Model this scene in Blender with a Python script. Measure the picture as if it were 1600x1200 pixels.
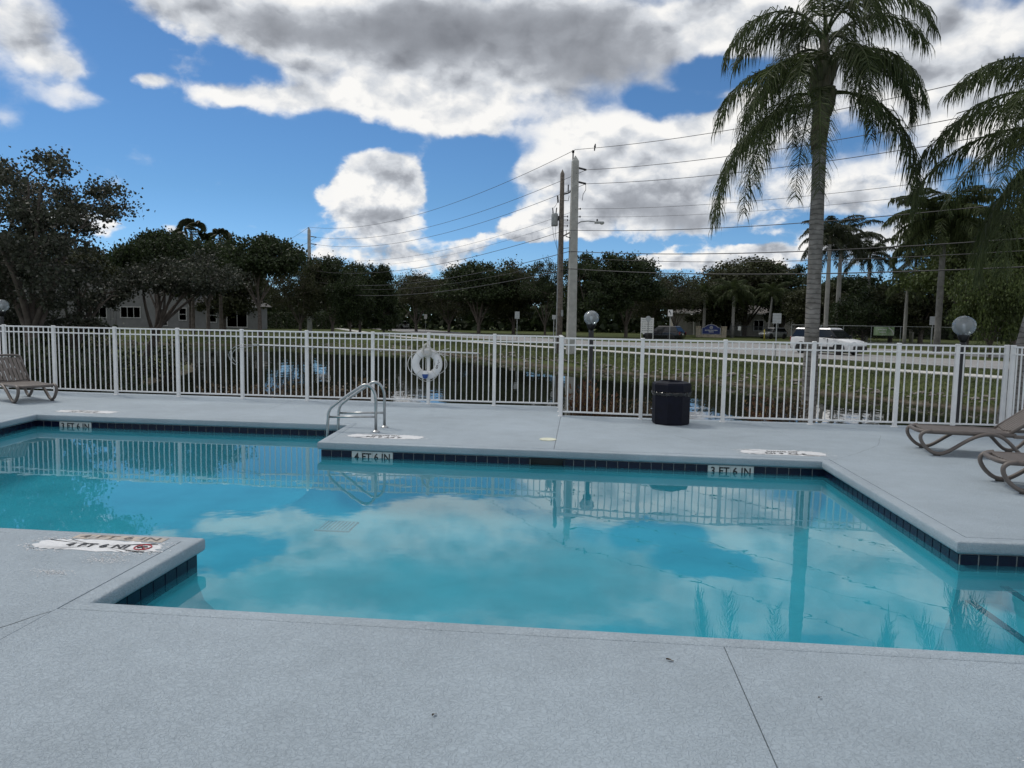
import bpy, bmesh, math, random
import numpy as np
from mathutils import Vector, Matrix

SC = bpy.context.scene
for o in list(bpy.data.objects):
    bpy.data.objects.remove(o)
COL = SC.collection
PI = math.pi

# ------------------------------------------------------------------ camera
cam_data = bpy.data.cameras.new('camera')
cam_data.sensor_width = 36.0
cam_data.lens = 25.875
cam_data.clip_start = 0.05
cam_data.clip_end = 6000
cam = bpy.data.objects.new('camera', cam_data)
cam.location = (0, 0, 1.8)
cam.rotation_euler = (1.4850991, -0.0167012, 0.0924629)
COL.objects.link(cam)
SC.camera = cam

# ------------------------------------------------------------------ world, sun, exposure
SUN_AZ, SUN_EL = -0.95, math.radians(55)
SKY_STRENGTH = 0.1
SC.view_settings.view_transform = 'Standard'
SC.view_settings.look = 'None'
SC.view_settings.exposure = 0.0
SC.view_settings.gamma = 1.0
SC.view_settings.use_curve_mapping = False

cy = SC.cycles
cy.max_bounces = 7; cy.diffuse_bounces = 3; cy.glossy_bounces = 3; cy.transmission_bounces = 3; cy.transparent_max_bounces = 10
cy.sample_clamp_indirect = 6.0
cy.caustics_reflective = False; cy.caustics_refractive = False

sun_data = bpy.data.lights.new('sun', 'SUN')
sun_data.energy = 1.5
sun_data.angle = math.radians(11)
sun_data.color = (1.0, 0.95, 0.87)
sun = bpy.data.objects.new('sun', sun_data)
to_sun = Vector((math.sin(SUN_AZ) * math.cos(SUN_EL), math.cos(SUN_AZ) * math.cos(SUN_EL), math.sin(SUN_EL)))
sun.rotation_euler = to_sun.to_track_quat('Z', 'Y').to_euler()
sun.location = to_sun * 50
COL.objects.link(sun)

CLOUD = [(-0.664, 0.299, 0.042, 0.052, 0.9),
         (-0.632, 0.27, 0.035, 0.019, 0.6),
         (-0.614, 0.236, 0.029, 0.012, 0.55),
         (-0.688, 0.205, 0.016, 0.013, 0.3),
         (-0.436, 0.349, 0.092, 0.03, 0.9),
         (-0.329, 0.344, 0.112, 0.041, 0.9),
         (-0.182, 0.351, 0.146, 0.062, 1.0),
         (-0.015, 0.339, 0.15, 0.073, 1.0),
         (0.132, 0.359, 0.093, 0.047, 0.9),
         (0.217, 0.369, 0.068, 0.033, 0.7),
         (0.381, 0.35, 0.092, 0.025, 0.6),
         (-0.502, 0.297, 0.06, 0.015, 0.35),
         (-0.529, 0.342, 0.045, 0.017, 0.5),
         (-0.548, 0.273, 0.029, 0.012, 0.8),
         (-0.438, 0.266, 0.071, 0.019, 0.75),
         (-0.329, 0.272, 0.09, 0.026, 0.7),
         (-0.19, 0.273, 0.085, 0.034, 0.8),
         (-0.143, 0.248, 0.031, 0.017, 0.5),
         (-0.287, 0.189, 0.036, 0.027, 0.95),
         (-0.31, 0.154, 0.047, 0.029, 0.9),
         (-0.231, 0.164, 0.034, 0.037, 1.3),
         (-0.273, 0.136, 0.054, 0.021, 0.6),
         (-0.273, 0.11, 0.054, 0.016, 0.8),
         (-0.256, 0.081, 0.047, 0.015, 1.2),
         (-0.188, 0.076, 0.024, 0.008, 0.9),
         (-0.322, 0.093, 0.03, 0.01, 0.5),
         (-0.012, 0.23, 0.042, 0.037, 0.9),
         (-0.07, 0.186, 0.047, 0.022, 0.7),
         (0.073, 0.194, 0.097, 0.058, 0.9),
         (-0.073, 0.119, 0.047, 0.018, 0.9),
         (-0.154, 0.095, 0.038, 0.013, 0.8),
         (-0.009, 0.133, 0.078, 0.033, 0.8),
         (0.116, 0.145, 0.088, 0.032, 0.85),
         (0.169, 0.234, 0.078, 0.045, 0.8),
         (0.229, 0.267, 0.061, 0.036, 0.7),
         (0.337, 0.283, 0.091, 0.061, 0.9),
         (0.435, 0.297, 0.082, 0.063, 0.8),
         (0.44, 0.217, 0.066, 0.047, 0.6),
         (0.344, 0.168, 0.056, 0.037, 0.8),
         (0.264, 0.165, 0.047, 0.03, 0.6),
         (0.394, 0.125, 0.054, 0.022, 0.5),
         (0.118, 0.088, 0.026, 0.016, 1.3),
         (0.167, 0.08, 0.022, 0.01, 0.9),
         (0.21, 0.091, 0.036, 0.016, 1.2),
         (0.248, 0.099, 0.028, 0.016, 1.1),
         (0.304, 0.106, 0.04, 0.019, 1.2),
         (0.368, 0.101, 0.037, 0.017, 1.1),
         (-0.524, 0.105, 0.013, 0.006, 1.1),
         (-0.589, 0.105, 0.018, 0.009, 0.7),
         (-0.634, 0.116, 0.035, 0.011, 0.7),
         (-0.425, 0.102, 0.011, 0.005, 0.9),
         (0.181, 0.312, 0.063, 0.018, -1.3),
         (0.111, 0.277, 0.059, 0.015, -0.9),
         (-0.475, 0.215, 0.142, 0.015, -0.4),
         (-0.393, 0.173, 0.044, 0.046, -0.6),
         (-0.13, 0.209, 0.039, 0.017, -0.8),
         (-0.159, 0.148, 0.031, 0.028, -1.0),
         (-0.188, 0.111, 0.02, 0.013, -0.9),
         (-0.297, 0.229, 0.053, 0.009, -0.6),
         (0.076, 0.101, 0.112, 0.007, -0.6),
         (0.221, 0.113, 0.056, 0.006, -0.8),
         (0.31, 0.132, 0.058, 0.006, -0.6),
         (0.432, 0.345, 0.034, 0.009, -0.4)]
DARK = [(-0.224, 0.349, 0.13, 0.031, 0.9),
         (0.028, 0.317, 0.127, 0.04, 1.0),
         (-0.099, 0.374, 0.19, 0.024, 0.6),
         (-0.399, 0.347, 0.072, 0.017, 0.5),
         (0.074, 0.15, 0.105, 0.023, 0.8),
         (-0.264, 0.134, 0.046, 0.009, 0.6),
         (0.149, 0.129, 0.058, 0.014, 0.5),
         (-0.163, 0.109, 0.02, 0.007, 0.8),
         (0.33, 0.162, 0.045, 0.016, 0.5),
         (0.388, 0.336, 0.086, 0.025, 0.5),
         (0.121, 0.216, 0.044, 0.015, 0.25),
         (0.225, 0.362, 0.041, 0.02, 0.3)]


def build_world():
    w = bpy.data.worlds.new('World')
    SC.world = w
    w.use_nodes = True
    w.cycles.sampling_method = 'MANUAL'
    w.cycles.sample_map_resolution = 512
    nt = w.node_tree
    nt.nodes.clear()
    N, L = nt.nodes, nt.links

    def put(sock, v):
        if v is None:
            return
        if isinstance(v, bpy.types.NodeSocket):
            L.new(v, sock)
        else:
            sock.default_value = v

    def m(op, a, b=None, c=None, clamp=False):
        n = N.new('ShaderNodeMath')
        n.operation = op
        n.use_clamp = clamp
        put(n.inputs[0], a); put(n.inputs[1], b); put(n.inputs[2], c)
        return n.outputs[0]

    def vm(op, a, b=None, c=None):
        n = N.new('ShaderNodeVectorMath')
        n.operation = op
        put(n.inputs[0], a); put(n.inputs[1], b); put(n.inputs[2], c)
        return n.outputs['Value'] if op == 'DOT_PRODUCT' else n.outputs[0]

    def noise(vec, scale, detail, rough=0.5, dist=0.0, color=False):
        n = N.new('ShaderNodeTexNoise')
        n.inputs['Scale'].default_value = scale
        n.inputs['Detail'].default_value = detail
        n.inputs['Roughness'].default_value = rough
        n.inputs['Distortion'].default_value = dist
        L.new(vec, n.inputs['Vector'])
        return n.outputs['Color'] if color else n.outputs[0]

    def smooth(x, lo, hi):
        n = N.new('ShaderNodeMapRange')
        n.interpolation_type = 'SMOOTHSTEP'
        put(n.inputs[0], x)
        n.inputs[1].default_value = lo; n.inputs[2].default_value = hi
        n.inputs[3].default_value = 0; n.inputs[4].default_value = 1
        return n.outputs[0]

    def mix(f, a, b):
        n = N.new('ShaderNodeMix')
        n.data_type = 'RGBA'
        put(n.inputs[0], f); put(n.inputs[6], a); put(n.inputs[7], b)
        return n.outputs[2]

    def bump_sum(pos, table):
        acc = 0.0
        for (a, e, ra, re, wt) in table:
            q = vm('MULTIPLY_ADD', pos, (1 / ra, 1 / re, 0), (-a / ra, -e / re, 0))
            d = vm('DOT_PRODUCT', q, q)
            g = m('POWER', 0.42, d)
            acc = m('MULTIPLY_ADD', g, wt, acc)
        return acc

    d = N.new('ShaderNodeTexCoord').outputs['Generated']
    sx = N.new('ShaderNodeSeparateXYZ'); L.new(d, sx.inputs[0])
    az = m('ARCTAN2', sx.outputs[0], sx.outputs[1])
    el = m('ARCSINE', sx.outputs[2])
    cx = N.new('ShaderNodeCombineXYZ'); L.new(az, cx.inputs[0]); L.new(el, cx.inputs[1])
    flat = cx.outputs[0]
    # noise stretched a little along the horizon, like far cloud banks
    d2 = vm('MULTIPLY', d, (1, 1, 1.5))
    big = noise(d2, 5.0, 2, 0.5, color=True)
    fine = noise(d2, 20.0, 4, 0.55, color=True)
    wv = vm('MULTIPLY_ADD', big, (0.06, 0.03, 0), (-0.03, -0.015, 0))
    wf = vm('MULTIPLY_ADD', fine, (0.035, 0.026, 0), (-0.0175, -0.013, 0))
    pos = vm('ADD', vm('ADD', flat, wv), wf)
    dens = bump_sum(pos, CLOUD)
    dark = bump_sum(pos, DARK)
    # the rest of the sky: broken cumulus of the same kind
    out = m('MAXIMUM', smooth(m('ABSOLUTE', az), 0.66, 0.95), smooth(el, 0.38, 0.55))
    rest = noise(d2, 2.6, 3, 0.5)
    rest_d = m('MULTIPLY', smooth(rest, 0.34, 0.56), 1.15)
    dens = m('MULTIPLY_ADD', rest_d, out, dens)
    dark = m('MULTIPLY_ADD', m('MULTIPLY', smooth(rest, 0.56, 0.76), 0.6), out, dark)
    def billow(vec, scale):
        n = N.new('ShaderNodeTexVoronoi')
        n.feature = 'SMOOTH_F1'
        n.inputs['Scale'].default_value = scale
        n.inputs['Smoothness'].default_value = 0.6
        L.new(vec, n.inputs['Vector'])
        return n.outputs['Distance']

    far_w = m('MULTIPLY_ADD', smooth(el, 0.24, 0.06), 1.1, 0.25)

    def field(vec):
        a = noise(vec, 8.0, 7, 0.50)
        v1 = billow(vec, 15.0)
        v2 = billow(vec, 36.0)
        a = m('MULTIPLY_ADD', v1, -0.22, a)
        a = m('MULTIPLY_ADD', v2, -0.12, a)
        h = m('SUBTRACT', noise(vec, 26.0, 5, 0.55), 0.5)      # far clouds show smaller lumps
        return m('MULTIPLY_ADD', h, far_w, a)

    dj = vm('MULTIPLY_ADD', fine, (0.03, 0.03, 0.03), d2)
    n1 = field(dj)
    off = vm('ADD', dj, (to_sun.x * 0.016, to_sun.y * 0.016, to_sun.z * 0.030))
    n2 = field(off)
    n0 = m('ADD', n1, 0.16)
    soft = smooth(dark, 0.1, 0.8)                  # the high deck is soft edged, the cumulus crisp
    tot = m('ADD', dens, m('MULTIPLY_ADD', n0, 1.6, -0.80))
    wisp = noise(d2, 3.5, 2, 0.5)
    tw = m('MULTIPLY_ADD', m('SUBTRACT', wisp, 0.5), 0.5, tot)
    mask = mix(smooth(wisp, 0.38, 0.60), smooth(tw, 0.36, 0.74), smooth(tw, 0.22, 1.0))
    relief = m('SUBTRACT', n1, n2)
    core = smooth(tot, 0.6, 1.5)
    dk = m('MULTIPLY', dark, m('MULTIPLY_ADD', n0, 0.7, 0.65))
    sh = smooth(dk, 0.03, 1.15)
    b = m('MULTIPLY_ADD', m('MULTIPLY', m('MULTIPLY', relief, m('MULTIPLY_ADD', far_w, -0.42, 1.06)), m('MULTIPLY_ADD', sh, -0.72, 1.0)), 2.2, 0.88)
    b = m('SUBTRACT', b, m('MULTIPLY', core, 0.12))
    b = m('SUBTRACT', b, m('MULTIPLY', sh, 0.47))
    b = m('MINIMUM', m('MAXIMUM', b, 0.02), 1.0)
    k = 1.0 / SKY_STRENGTH
    ramp = N.new('ShaderNodeValToRGB')
    L.new(b, ramp.inputs[0])
    e = ramp.color_ramp.elements
    e[0].position = 0.05; e[0].color = (0.125, 0.135, 0.160, 1)
    e[1].position = 1.0; e[1].color = (0.96, 0.95, 0.93, 1)
    x = e.new(0.5); x.color = (0.39, 0.415, 0.46, 1)
    x = e.new(0.75); x.color = (0.66, 0.69, 0.735, 1)
    cloud = vm('MULTIPLY', ramp.outputs[0], (k, k, k))
    sky = N.new('ShaderNodeTexSky')
    sky.sky_type = 'NISHITA'
    sky.sun_disc = False
    sky.sun_elevation = SUN_EL
    sky.sun_rotation = SUN_AZ
    sky.air_density = 1.0; sky.dust_density = 0.0; sky.ozone_density = 3.0
    gr = N.new('ShaderNodeValToRGB')
    L.new(m('MULTIPLY', el, 1 / 1.5708), gr.inputs[0])
    ge = gr.color_ramp.elements
    ge[0].position = 0.0; ge[0].color = SKY_GAIN[0]
    ge[1].position = 0.35; ge[1].color = SKY_GAIN[2]
    ge.new(0.1).color = SKY_GAIN[1]
    skyc = vm('MULTIPLY', sky.outputs[0], gr.outputs[0])
    final = mix(mask, skyc, cloud)
    bg = N.new('ShaderNodeBackground')
    bg.inputs[1].default_value = SKY_STRENGTH
    L.new(final, bg.inputs[0])
    o = N.new('ShaderNodeOutputWorld')
    L.new(bg.outputs[0], o.inputs[0])

SKY_GAIN = ((0.56, 0.82, 1.25, 1), (0.46, 0.69, 0.90, 1), (0.47, 0.67, 0.82, 1))
build_world()

# ------------------------------------------------------------------ helpers
class MB:
    """collects polygons for one mesh"""
    def __init__(self):
        self.v = []; self.f = []; self.mi = []; self.cur = 0
    def vert(self, p):
        self.v.append(tuple(p)); return len(self.v) - 1
    def face(self, pts):
        i = [self.vert(p) for p in pts]
        self.f.append(i); self.mi.append(self.cur)
    def faces(self, verts, faces):
        b = len(self.v)
        self.v += [tuple(p) for p in verts]
        self.f += [[b + i for i in f] for f in faces]
        self.mi += [self.cur] * len(faces)
    def box(self, c, s, rot=None):
        x, y, z = s[0] / 2, s[1] / 2, s[2] / 2
        P = [Vector(p) for p in ((-x, -y, -z), (x, -y, -z), (x, y, -z), (-x, y, -z), (-x, -y, z), (x, -y, z), (x, y, z), (-x, y, z))]
        if rot is not None:
            P = [rot @ p for p in P]
        c = Vector(c)
        self.faces([p + c for p in P], [(0, 3, 2, 1), (4, 5, 6, 7), (0, 1, 5, 4), (1, 2, 6, 5), (2, 3, 7, 6), (3, 0, 4, 7)])
    def bbox(self, c, s, b=0.01):
        """box with chamfered vertical edges and top rim"""
        x, y, z = s[0] / 2, s[1] / 2, s[2] / 2
        ring = [(-x + b, -y), (x - b, -y), (x, -y + b), (x, y - b), (x - b, y), (-x + b, y), (-x, y - b), (-x, -y + b)]
        k = [((px * (1 - b / x)), (py * (1 - b / y))) for px, py in ring]
        L = [(ring, -z), (ring, z - b), (k, z)]
        V = []
        for r, h in L:
            V += [(c[0] + px, c[1] + py, c[2] + h) for px, py in r]
        F = []
        for j in range(2):
            for i in range(8):
                F.append((j * 8 + i, j * 8 + (i + 1) % 8, (j + 1) * 8 + (i + 1) % 8, (j + 1) * 8 + i))
        F.append(tuple(range(16, 24))); F.append(tuple(reversed(range(8))))
        self.faces(V, F)
    def tube(self, pts, rad, n=8, caps=True, flat=1.0):
        pts = [Vector(p) for p in pts]
        if not isinstance(rad, (list, tuple)):
            rad = [rad] * len(pts)
        up = None; V = []
        for i, p in enumerate(pts):
            t = (pts[min(i + 1, len(pts) - 1)] - pts[max(i - 1, 0)])
            t = t.normalized() if t.length > 1e-9 else Vector((0, 0, 1))
            if up is None:
                up = Vector((0, 0, 1)) if abs(t.z) < 0.9 else Vector((0, 1, 0))
            a = t.cross(up)
            if a.length < 1e-6:
                a = t.cross(Vector((1, 0.3, 0)))
            a.normalize(); b = a.cross(t).normalized(); up = b
            for k in range(n):
                th = 2 * PI * k / n
                V.append(p + a * math.cos(th) * rad[i] * flat + b * math.sin(th) * rad[i])
        F = []
        for i in range(len(pts) - 1):
            for k in range(n):
                F.append((i * n + k, i * n + (k + 1) % n, (i + 1) * n + (k + 1) % n, (i + 1) * n + k))
        if caps:
            F.append(tuple(reversed(range(n)))); F.append(tuple(range((len(pts) - 1) * n, len(pts) * n)))
        self.faces(V, F)
    def lathe(self, prof, n=24, c=(0, 0, 0), ang0=0.0):
        V = []; F = []
        for r, z in prof:
            for k in range(n):
                th = 2 * PI * k / n + ang0
                V.append((c[0] + r * math.cos(th), c[1] + r * math.sin(th), c[2] + z))
        for j in range(len(prof) - 1):
            for k in range(n):
                F.append((j * n + k, j * n + (k + 1) % n, (j + 1) * n + (k + 1) % n, (j + 1) * n + k))
        if prof[0][0] > 1e-5:
            F.append(tuple(reversed(range(n))))
        if prof[-1][0] > 1e-5:
            F.append(tuple(range((len(prof) - 1) * n, len(prof) * n)))
        self.faces(V, F)
    def prism(self, outline, z0, z1):
        """outline CCW in xy"""
        n = len(outline)
        V = [(x, y, z0) for x, y in outline] + [(x, y, z1) for x, y in outline]
        F = [tuple(reversed(range(n))), tuple(range(n, 2 * n))]
        F += [(i, (i + 1) % n, n + (i + 1) % n, n + i) for i in range(n)]
        self.faces(V, F)
    def mesh(self, name, smooth=False):
        me = bpy.data.meshes.new(name)
        me.from_pydata(self.v, [], self.f)
        if smooth:
            me.polygons.foreach_set('use_smooth', [True] * len(me.polygons))
        if any(self.mi):
            me.polygons.foreach_set('material_index', self.mi)
        me.update()
        return me

def link(name, me, mats, parent=None, loc=None, rot=None):
    o = bpy.data.objects.new(name, me)
    COL.objects.link(o)
    if mats is not None and me is not None and len(me.materials) == 0:
        for mt in (mats if isinstance(mats, (list, tuple)) else [mats]):
            me.materials.append(mt)
    if parent is not None:
        o.parent = parent
    if loc is not None:
        o.location = loc
    if rot is not None:
        o.rotation_euler = rot
    return o

def obj(name, mb, mats, parent=None, loc=None, rot=None, smooth=False):
    return link(name, mb.mesh(name, smooth), mats, parent, loc, rot)

def tag(o, label, cat, group=None):
    o['label'] = label; o['category'] = cat
    if group:
        o['group'] = group
    return o

def thing(name, label, cat, loc=(0, 0, 0), rz=0.0, group=None):
    o = bpy.data.objects.new(name, None)
    o.empty_display_size = 0.2
    COL.objects.link(o)
    o.location = loc; o.rotation_euler = (0, 0, rz)
    return tag(o, label, cat, group)

def struct(o, kind='structure'):
    o['kind'] = kind
    return o

def copy_tree(src, parent=None):
    c = src.copy(); COL.objects.link(c)
    if parent is not None:
        c.parent = parent
    for ch in list(src.children):
        copy_tree(ch, c)
    return c

def smooth_by_angle(o, deg=35):
    """round the soft edges of a mesh and keep the hard ones"""
    me = o.data
    bm = bmesh.new(); bm.from_mesh(me)
    bmesh.ops.remove_doubles(bm, verts=bm.verts, dist=1e-5)
    for f in bm.faces:
        f.smooth = True
    lim = math.radians(deg)
    for e in bm.edges:
        if len(e.link_faces) == 2:
            e.smooth = e.calc_face_angle(0) < lim
        else:
            e.smooth = False
    bm.to_mesh(me); bm.free()

# ------------------------------------------------------------------ materials
def pm(name, col, rough=0.6, var=0.12, scale=6.0, bump=0.0, bscale=40.0, metal=0.0, spec=0.5, col2=None, detail=4, translucent=0.0):
    mt = bpy.data.materials.new(name); mt.use_nodes = True
    nt = mt.node_tree; N, L = nt.nodes, nt.links
    p = N['Principled BSDF']
    p.inputs['Roughness'].default_value = rough
    p.inputs['Metallic'].default_value = metal
    p.inputs['Specular IOR Level'].default_value = spec
    tc = N.new('ShaderNodeTexCoord')
    if var > 0 or col2:
        nz = N.new('ShaderNodeTexNoise'); nz.inputs['Scale'].default_value = scale; nz.inputs['Detail'].default_value = detail
        L.new(tc.outputs['Object'], nz.inputs['Vector'])
        r = N.new('ShaderNodeValToRGB'); L.new(nz.outputs[0], r.inputs[0])
        a = col2 if col2 else [c * (1 - var) for c in col]
        b = col if col2 else [min(1, c * (1 + var)) for c in col]
        r.color_ramp.elements[0].position = 0.35; r.color_ramp.elements[0].color = (*a[:3], 1)
        r.color_ramp.elements[1].position = 0.65; r.color_ramp.elements[1].color = (*b[:3], 1)
        L.new(r.outputs[0], p.inputs['Base Color'])
        csock = r.outputs[0]
    else:
        p.inputs['Base Color'].default_value = (*col, 1); csock = None
    if bump > 0:
        nb = N.new('ShaderNodeTexNoise'); nb.inputs['Scale'].default_value = bscale; nb.inputs['Detail'].default_value = 3
        L.new(tc.outputs['Object'], nb.inputs['Vector'])
        bp = N.new('ShaderNodeBump'); bp.inputs['Strength'].default_value = bump; bp.inputs['Distance'].default_value = 0.01
        L.new(nb.outputs[0], bp.inputs['Height']); L.new(bp.outputs[0], p.inputs['Normal'])
    if translucent > 0:
        tl = N.new('ShaderNodeBsdfTranslucent')
        if csock:
            L.new(csock, tl.inputs[0])
        else:
            tl.inputs[0].default_value = (*col, 1)
        mx = N.new('ShaderNodeMixShader'); mx.inputs[0].default_value = translucent
        L.new(p.outputs[0], mx.inputs[1]); L.new(tl.outputs[0], mx.inputs[2])
        L.new(mx.outputs[0], N['Material Output'].inputs[0])
    return mt

def deck_material():
    mt = bpy.data.materials.new('painted_spray_deck'); mt.use_nodes = True
    nt = mt.node_tree; N, L = nt.nodes, nt.links
    p = N['Principled BSDF']
    tc = N.new('ShaderNodeTexCoord'); g = N.new('ShaderNodeNewGeometry')
    pos = g.outputs['Position']
    def nz(scale, detail, rough=0.5, dist=0.0):
        n = N.new('ShaderNodeTexNoise'); n.inputs['Scale'].default_value = scale; n.inputs['Detail'].default_value = detail
        n.inputs['Roughness'].default_value = rough; n.inputs['Distortion'].default_value = dist
        L.new(pos, n.inputs['Vector']); return n.outputs[0]
    def mr(x, a, b, c, d, sm=False):
        n = N.new('ShaderNodeMapRange'); L.new(x, n.inputs[0])
        if sm: n.interpolation_type = 'SMOOTHSTEP'
        for i, q in enumerate((a, b, c, d)): n.inputs[i + 1].default_value = q
        return n.outputs[0]
    def mth(op, a, b):
        n = N.new('ShaderNodeMath'); n.operation = op
        for i, q in enumerate((a, b)):
            if isinstance(q, (int, float)): n.inputs[i].default_value = q
            else: L.new(q, n.inputs[i])
        return n.outputs[0]
    # sprayed-on texture: flattened splatters with ragged edges
    a = nz(46, 3, 0.55, 1.2); b = nz(110, 2, 0.5, 0.8); c = nz(300, 2)
    splat = mr(a, 0.44, 0.60, 0, 1, True)
    h = mth('ADD', mth('MULTIPLY', splat, 0.7), mth('ADD', mth('MULTIPLY', b, 0.5), mth('MULTIPLY', c, 0.22)))
    bp = N.new('ShaderNodeBump'); bp.inputs['Strength'].default_value = 1.0; bp.inputs['Distance'].default_value = 0.0040
    L.new(h, bp.inputs['Height']); L.new(bp.outputs[0], p.inputs['Normal'])
    big = nz(0.55, 4, 0.6); mid = nz(3.5, 4, 0.6); spk = nz(26, 2, 0.6)
    v = mth('ADD', mr(big, 0.3, 0.7, 0.88, 1.08), mr(mid, 0.3, 0.7, -0.05, 0.05))
    v = mth('ADD', v, mr(splat, 0, 1, -0.03, 0.02))
    st = nz(1.7, 6, 0.7, 0.6)
    v = mth('SUBTRACT', v, mr(st, 0.60, 0.74, 0, 0.10, True))
    # small dark specks of grit
    v = mth('SUBTRACT', v, mr(spk, 0.735, 0.80, 0, 0.45))
    cc = N.new('ShaderNodeCombineXYZ')
    for i, q in enumerate((0.362, 0.425, 0.472)):
        L.new(mth('MULTIPLY', v, q), cc.inputs[i])
    L.new(cc.outputs[0], p.inputs['Base Color'])
    p.inputs['Roughness'].default_value = 0.62
    p.inputs['Specular IOR Level'].default_value = 0.35
    return mt

def water_material(name, tint, bump, bscale, ior=1.33, dark=None, stretch=(1, 1, 1), milk=(0.05, 0.36, 0.49)):
    """surface that mirrors by Fresnel and lets the tinted rest through (or is murky below)"""
    mt = bpy.data.materials.new(name); mt.use_nodes = True
    nt = mt.node_tree; N, L = nt.nodes, nt.links
    N.remove(N['Principled BSDF'])
    g = N.new('ShaderNodeNewGeometry')
    mp = N.new('ShaderNodeVectorMath'); mp.operation = 'MULTIPLY'; mp.inputs[1].default_value = stretch
    L.new(g.outputs['Position'], mp.inputs[0])
    n1 = N.new('ShaderNodeTexNoise'); n1.inputs['Scale'].default_value = bscale; n1.inputs['Detail'].default_value = 2
    L.new(mp.outputs[0], n1.inputs['Vector'])
    n2 = N.new('ShaderNodeTexNoise'); n2.inputs['Scale'].default_value = bscale * 0.3; n2.inputs['Detail'].default_value = 1
    L.new(mp.outputs[0], n2.inputs['Vector'])
    ad = N.new('ShaderNodeMath'); ad.operation = 'MULTIPLY_ADD'; ad.inputs[1].default_value = 2.5
    L.new(n2.outputs[0], ad.inputs[0]); L.new(n1.outputs[0], ad.inputs[2])
    bp = N.new('ShaderNodeBump'); bp.inputs['Strength'].default_value = 1.0; bp.inputs['Distance'].default_value = bump
    L.new(ad.outputs[0], bp.inputs['Height'])
    fr = N.new('ShaderNodeFresnel'); fr.inputs['IOR'].default_value = ior; L.new(bp.outputs[0], fr.inputs['Normal'])
    gl = N.new('ShaderNodeBsdfGlossy'); gl.inputs['Roughness'].default_value = 0.0; gl.inputs[0].default_value = (1, 1, 1, 1)
    L.new(bp.outputs[0], gl.inputs['Normal'])
    if dark is None:
        t0 = N.new('ShaderNodeBsdfTransparent'); t0.inputs[0].default_value = (*tint, 1)
        t1 = N.new('ShaderNodeBsdfDiffuse'); t1.inputs[0].default_value = (*milk, 1)      # faint cloudiness of the treated water
        tr = N.new('ShaderNodeMixShader'); tr.inputs[0].default_value = 0.28
        L.new(t0.outputs[0], tr.inputs[1]); L.new(t1.outputs[0], tr.inputs[2])
    else:
        tr = N.new('ShaderNodeBsdfDiffuse'); tr.inputs[0].default_value = (*dark, 1)
    mx = N.new('ShaderNodeMixShader')
    L.new(fr.outputs[0], mx.inputs[0]); L.new(tr.outputs[0], mx.inputs[1]); L.new(gl.outputs[0], mx.inputs[2])
    L.new(mx.outputs[0], N['Material Output'].inputs[0])
    return mt

def glass_globe_material():
    mt = bpy.data.materials.new('smoked_clear_acrylic'); mt.use_nodes = True
    nt = mt.node_tree; N, L = nt.nodes, nt.links
    N.remove(N['Principled BSDF'])
    fr = N.new('ShaderNodeFresnel'); fr.inputs['IOR'].default_value = 1.5
    mm = N.new('ShaderNodeMath'); mm.operation = 'MULTIPLY_ADD'; mm.inputs[1].default_value = 0.55; mm.inputs[2].default_value = 0.03
    L.new(fr.outputs[0], mm.inputs[0])
    tr = N.new('ShaderNodeBsdfTransparent'); tr.inputs[0].default_value = (0.66, 0.70, 0.72, 1)
    gl = N.new('ShaderNodeBsdfGlossy'); gl.inputs['Roughness'].default_value = 0.18; gl.inputs[0].default_value = (0.9, 0.93, 0.95, 1)
    df = N.new('ShaderNodeBsdfDiffuse'); df.inputs[0].default_value = (0.62, 0.66, 0.68, 1)
    m0 = N.new('ShaderNodeMixShader'); m0.inputs[0].default_value = 0.30
    L.new(tr.outputs[0], m0.inputs[1]); L.new(df.outputs[0], m0.inputs[2])
    mx = N.new('ShaderNodeMixShader')
    L.new(mm.outputs[0], mx.inputs[0]); L.new(m0.outputs[0], mx.inputs[1]); L.new(gl.outputs[0], mx.inputs[2])
    L.new(mx.outputs[0], N['Material Output'].inputs[0])
    return mt

M = {}
M['deck'] = deck_material()
M['subbase'] = pm('deck_joint_fill', (0.05, 0.052, 0.055), 0.9, 0.2, 10)
M['plaster'] = pm('pool_plaster', (0.74, 0.77, 0.77), 0.7, 0.14, 1.1, detail=8)
M['pool_water'] = water_material('pool_water', (0.235, 0.77, 0.885), 0.0007, 3.2)
M['pond_water'] = water_material('pond_water', None, 0.004, 2.0, dark=(0.012, 0.014, 0.010), stretch=(1, 0.6, 1))
M['tile'] = pm('navy_pool_tile', (0.006, 0.009, 0.030), 0.2, 0.45, 2.3, bump=0.05, bscale=8, spec=0.3)
M['tile_white'] = pm('white_marker_tile', (0.62, 0.62, 0.60), 0.25, 0.08, 6)
M['tile_beige'] = pm('worn_beige_tile', (0.55, 0.46, 0.36), 0.5, 0.25, 22, col2=(0.36, 0.35, 0.34))
M['grout'] = pm('pool_grout', (0.34, 0.35, 0.35), 0.8, 0.2, 15)
M['black_paint'] = pm('black_lettering', (0.015, 0.015, 0.017), 0.5, 0.1, 30)
M['worn_black'] = pm('worn_black_lettering', (0.05, 0.045, 0.04), 0.6, 0.5, 40, col2=(0.16, 0.13, 0.11))
M['red_paint'] = pm('red_stencil', (0.42, 0.05, 0.06), 0.6, 0.3, 40)
M['white_alu'] = pm('white_powder_coat', (0.80, 0.80, 0.79), 0.38, 0.05, 5)
M['steel'] = pm('brushed_stainless', (0.42, 0.43, 0.43), 0.34, 0.1, 14, metal=1.0)
M['navy_plastic'] = pm('navy_plastic', (0.0035, 0.0045, 0.012), 0.6, 0.25, 9, bump=0.12, bscale=90, spec=0.2)
M['black_plastic'] = pm('black_plastic', (0.012, 0.012, 0.014), 0.45, 0.2, 12)
M['black_metal'] = pm('black_painted_metal', (0.012, 0.013, 0.014), 0.4, 0.2, 12)
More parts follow.
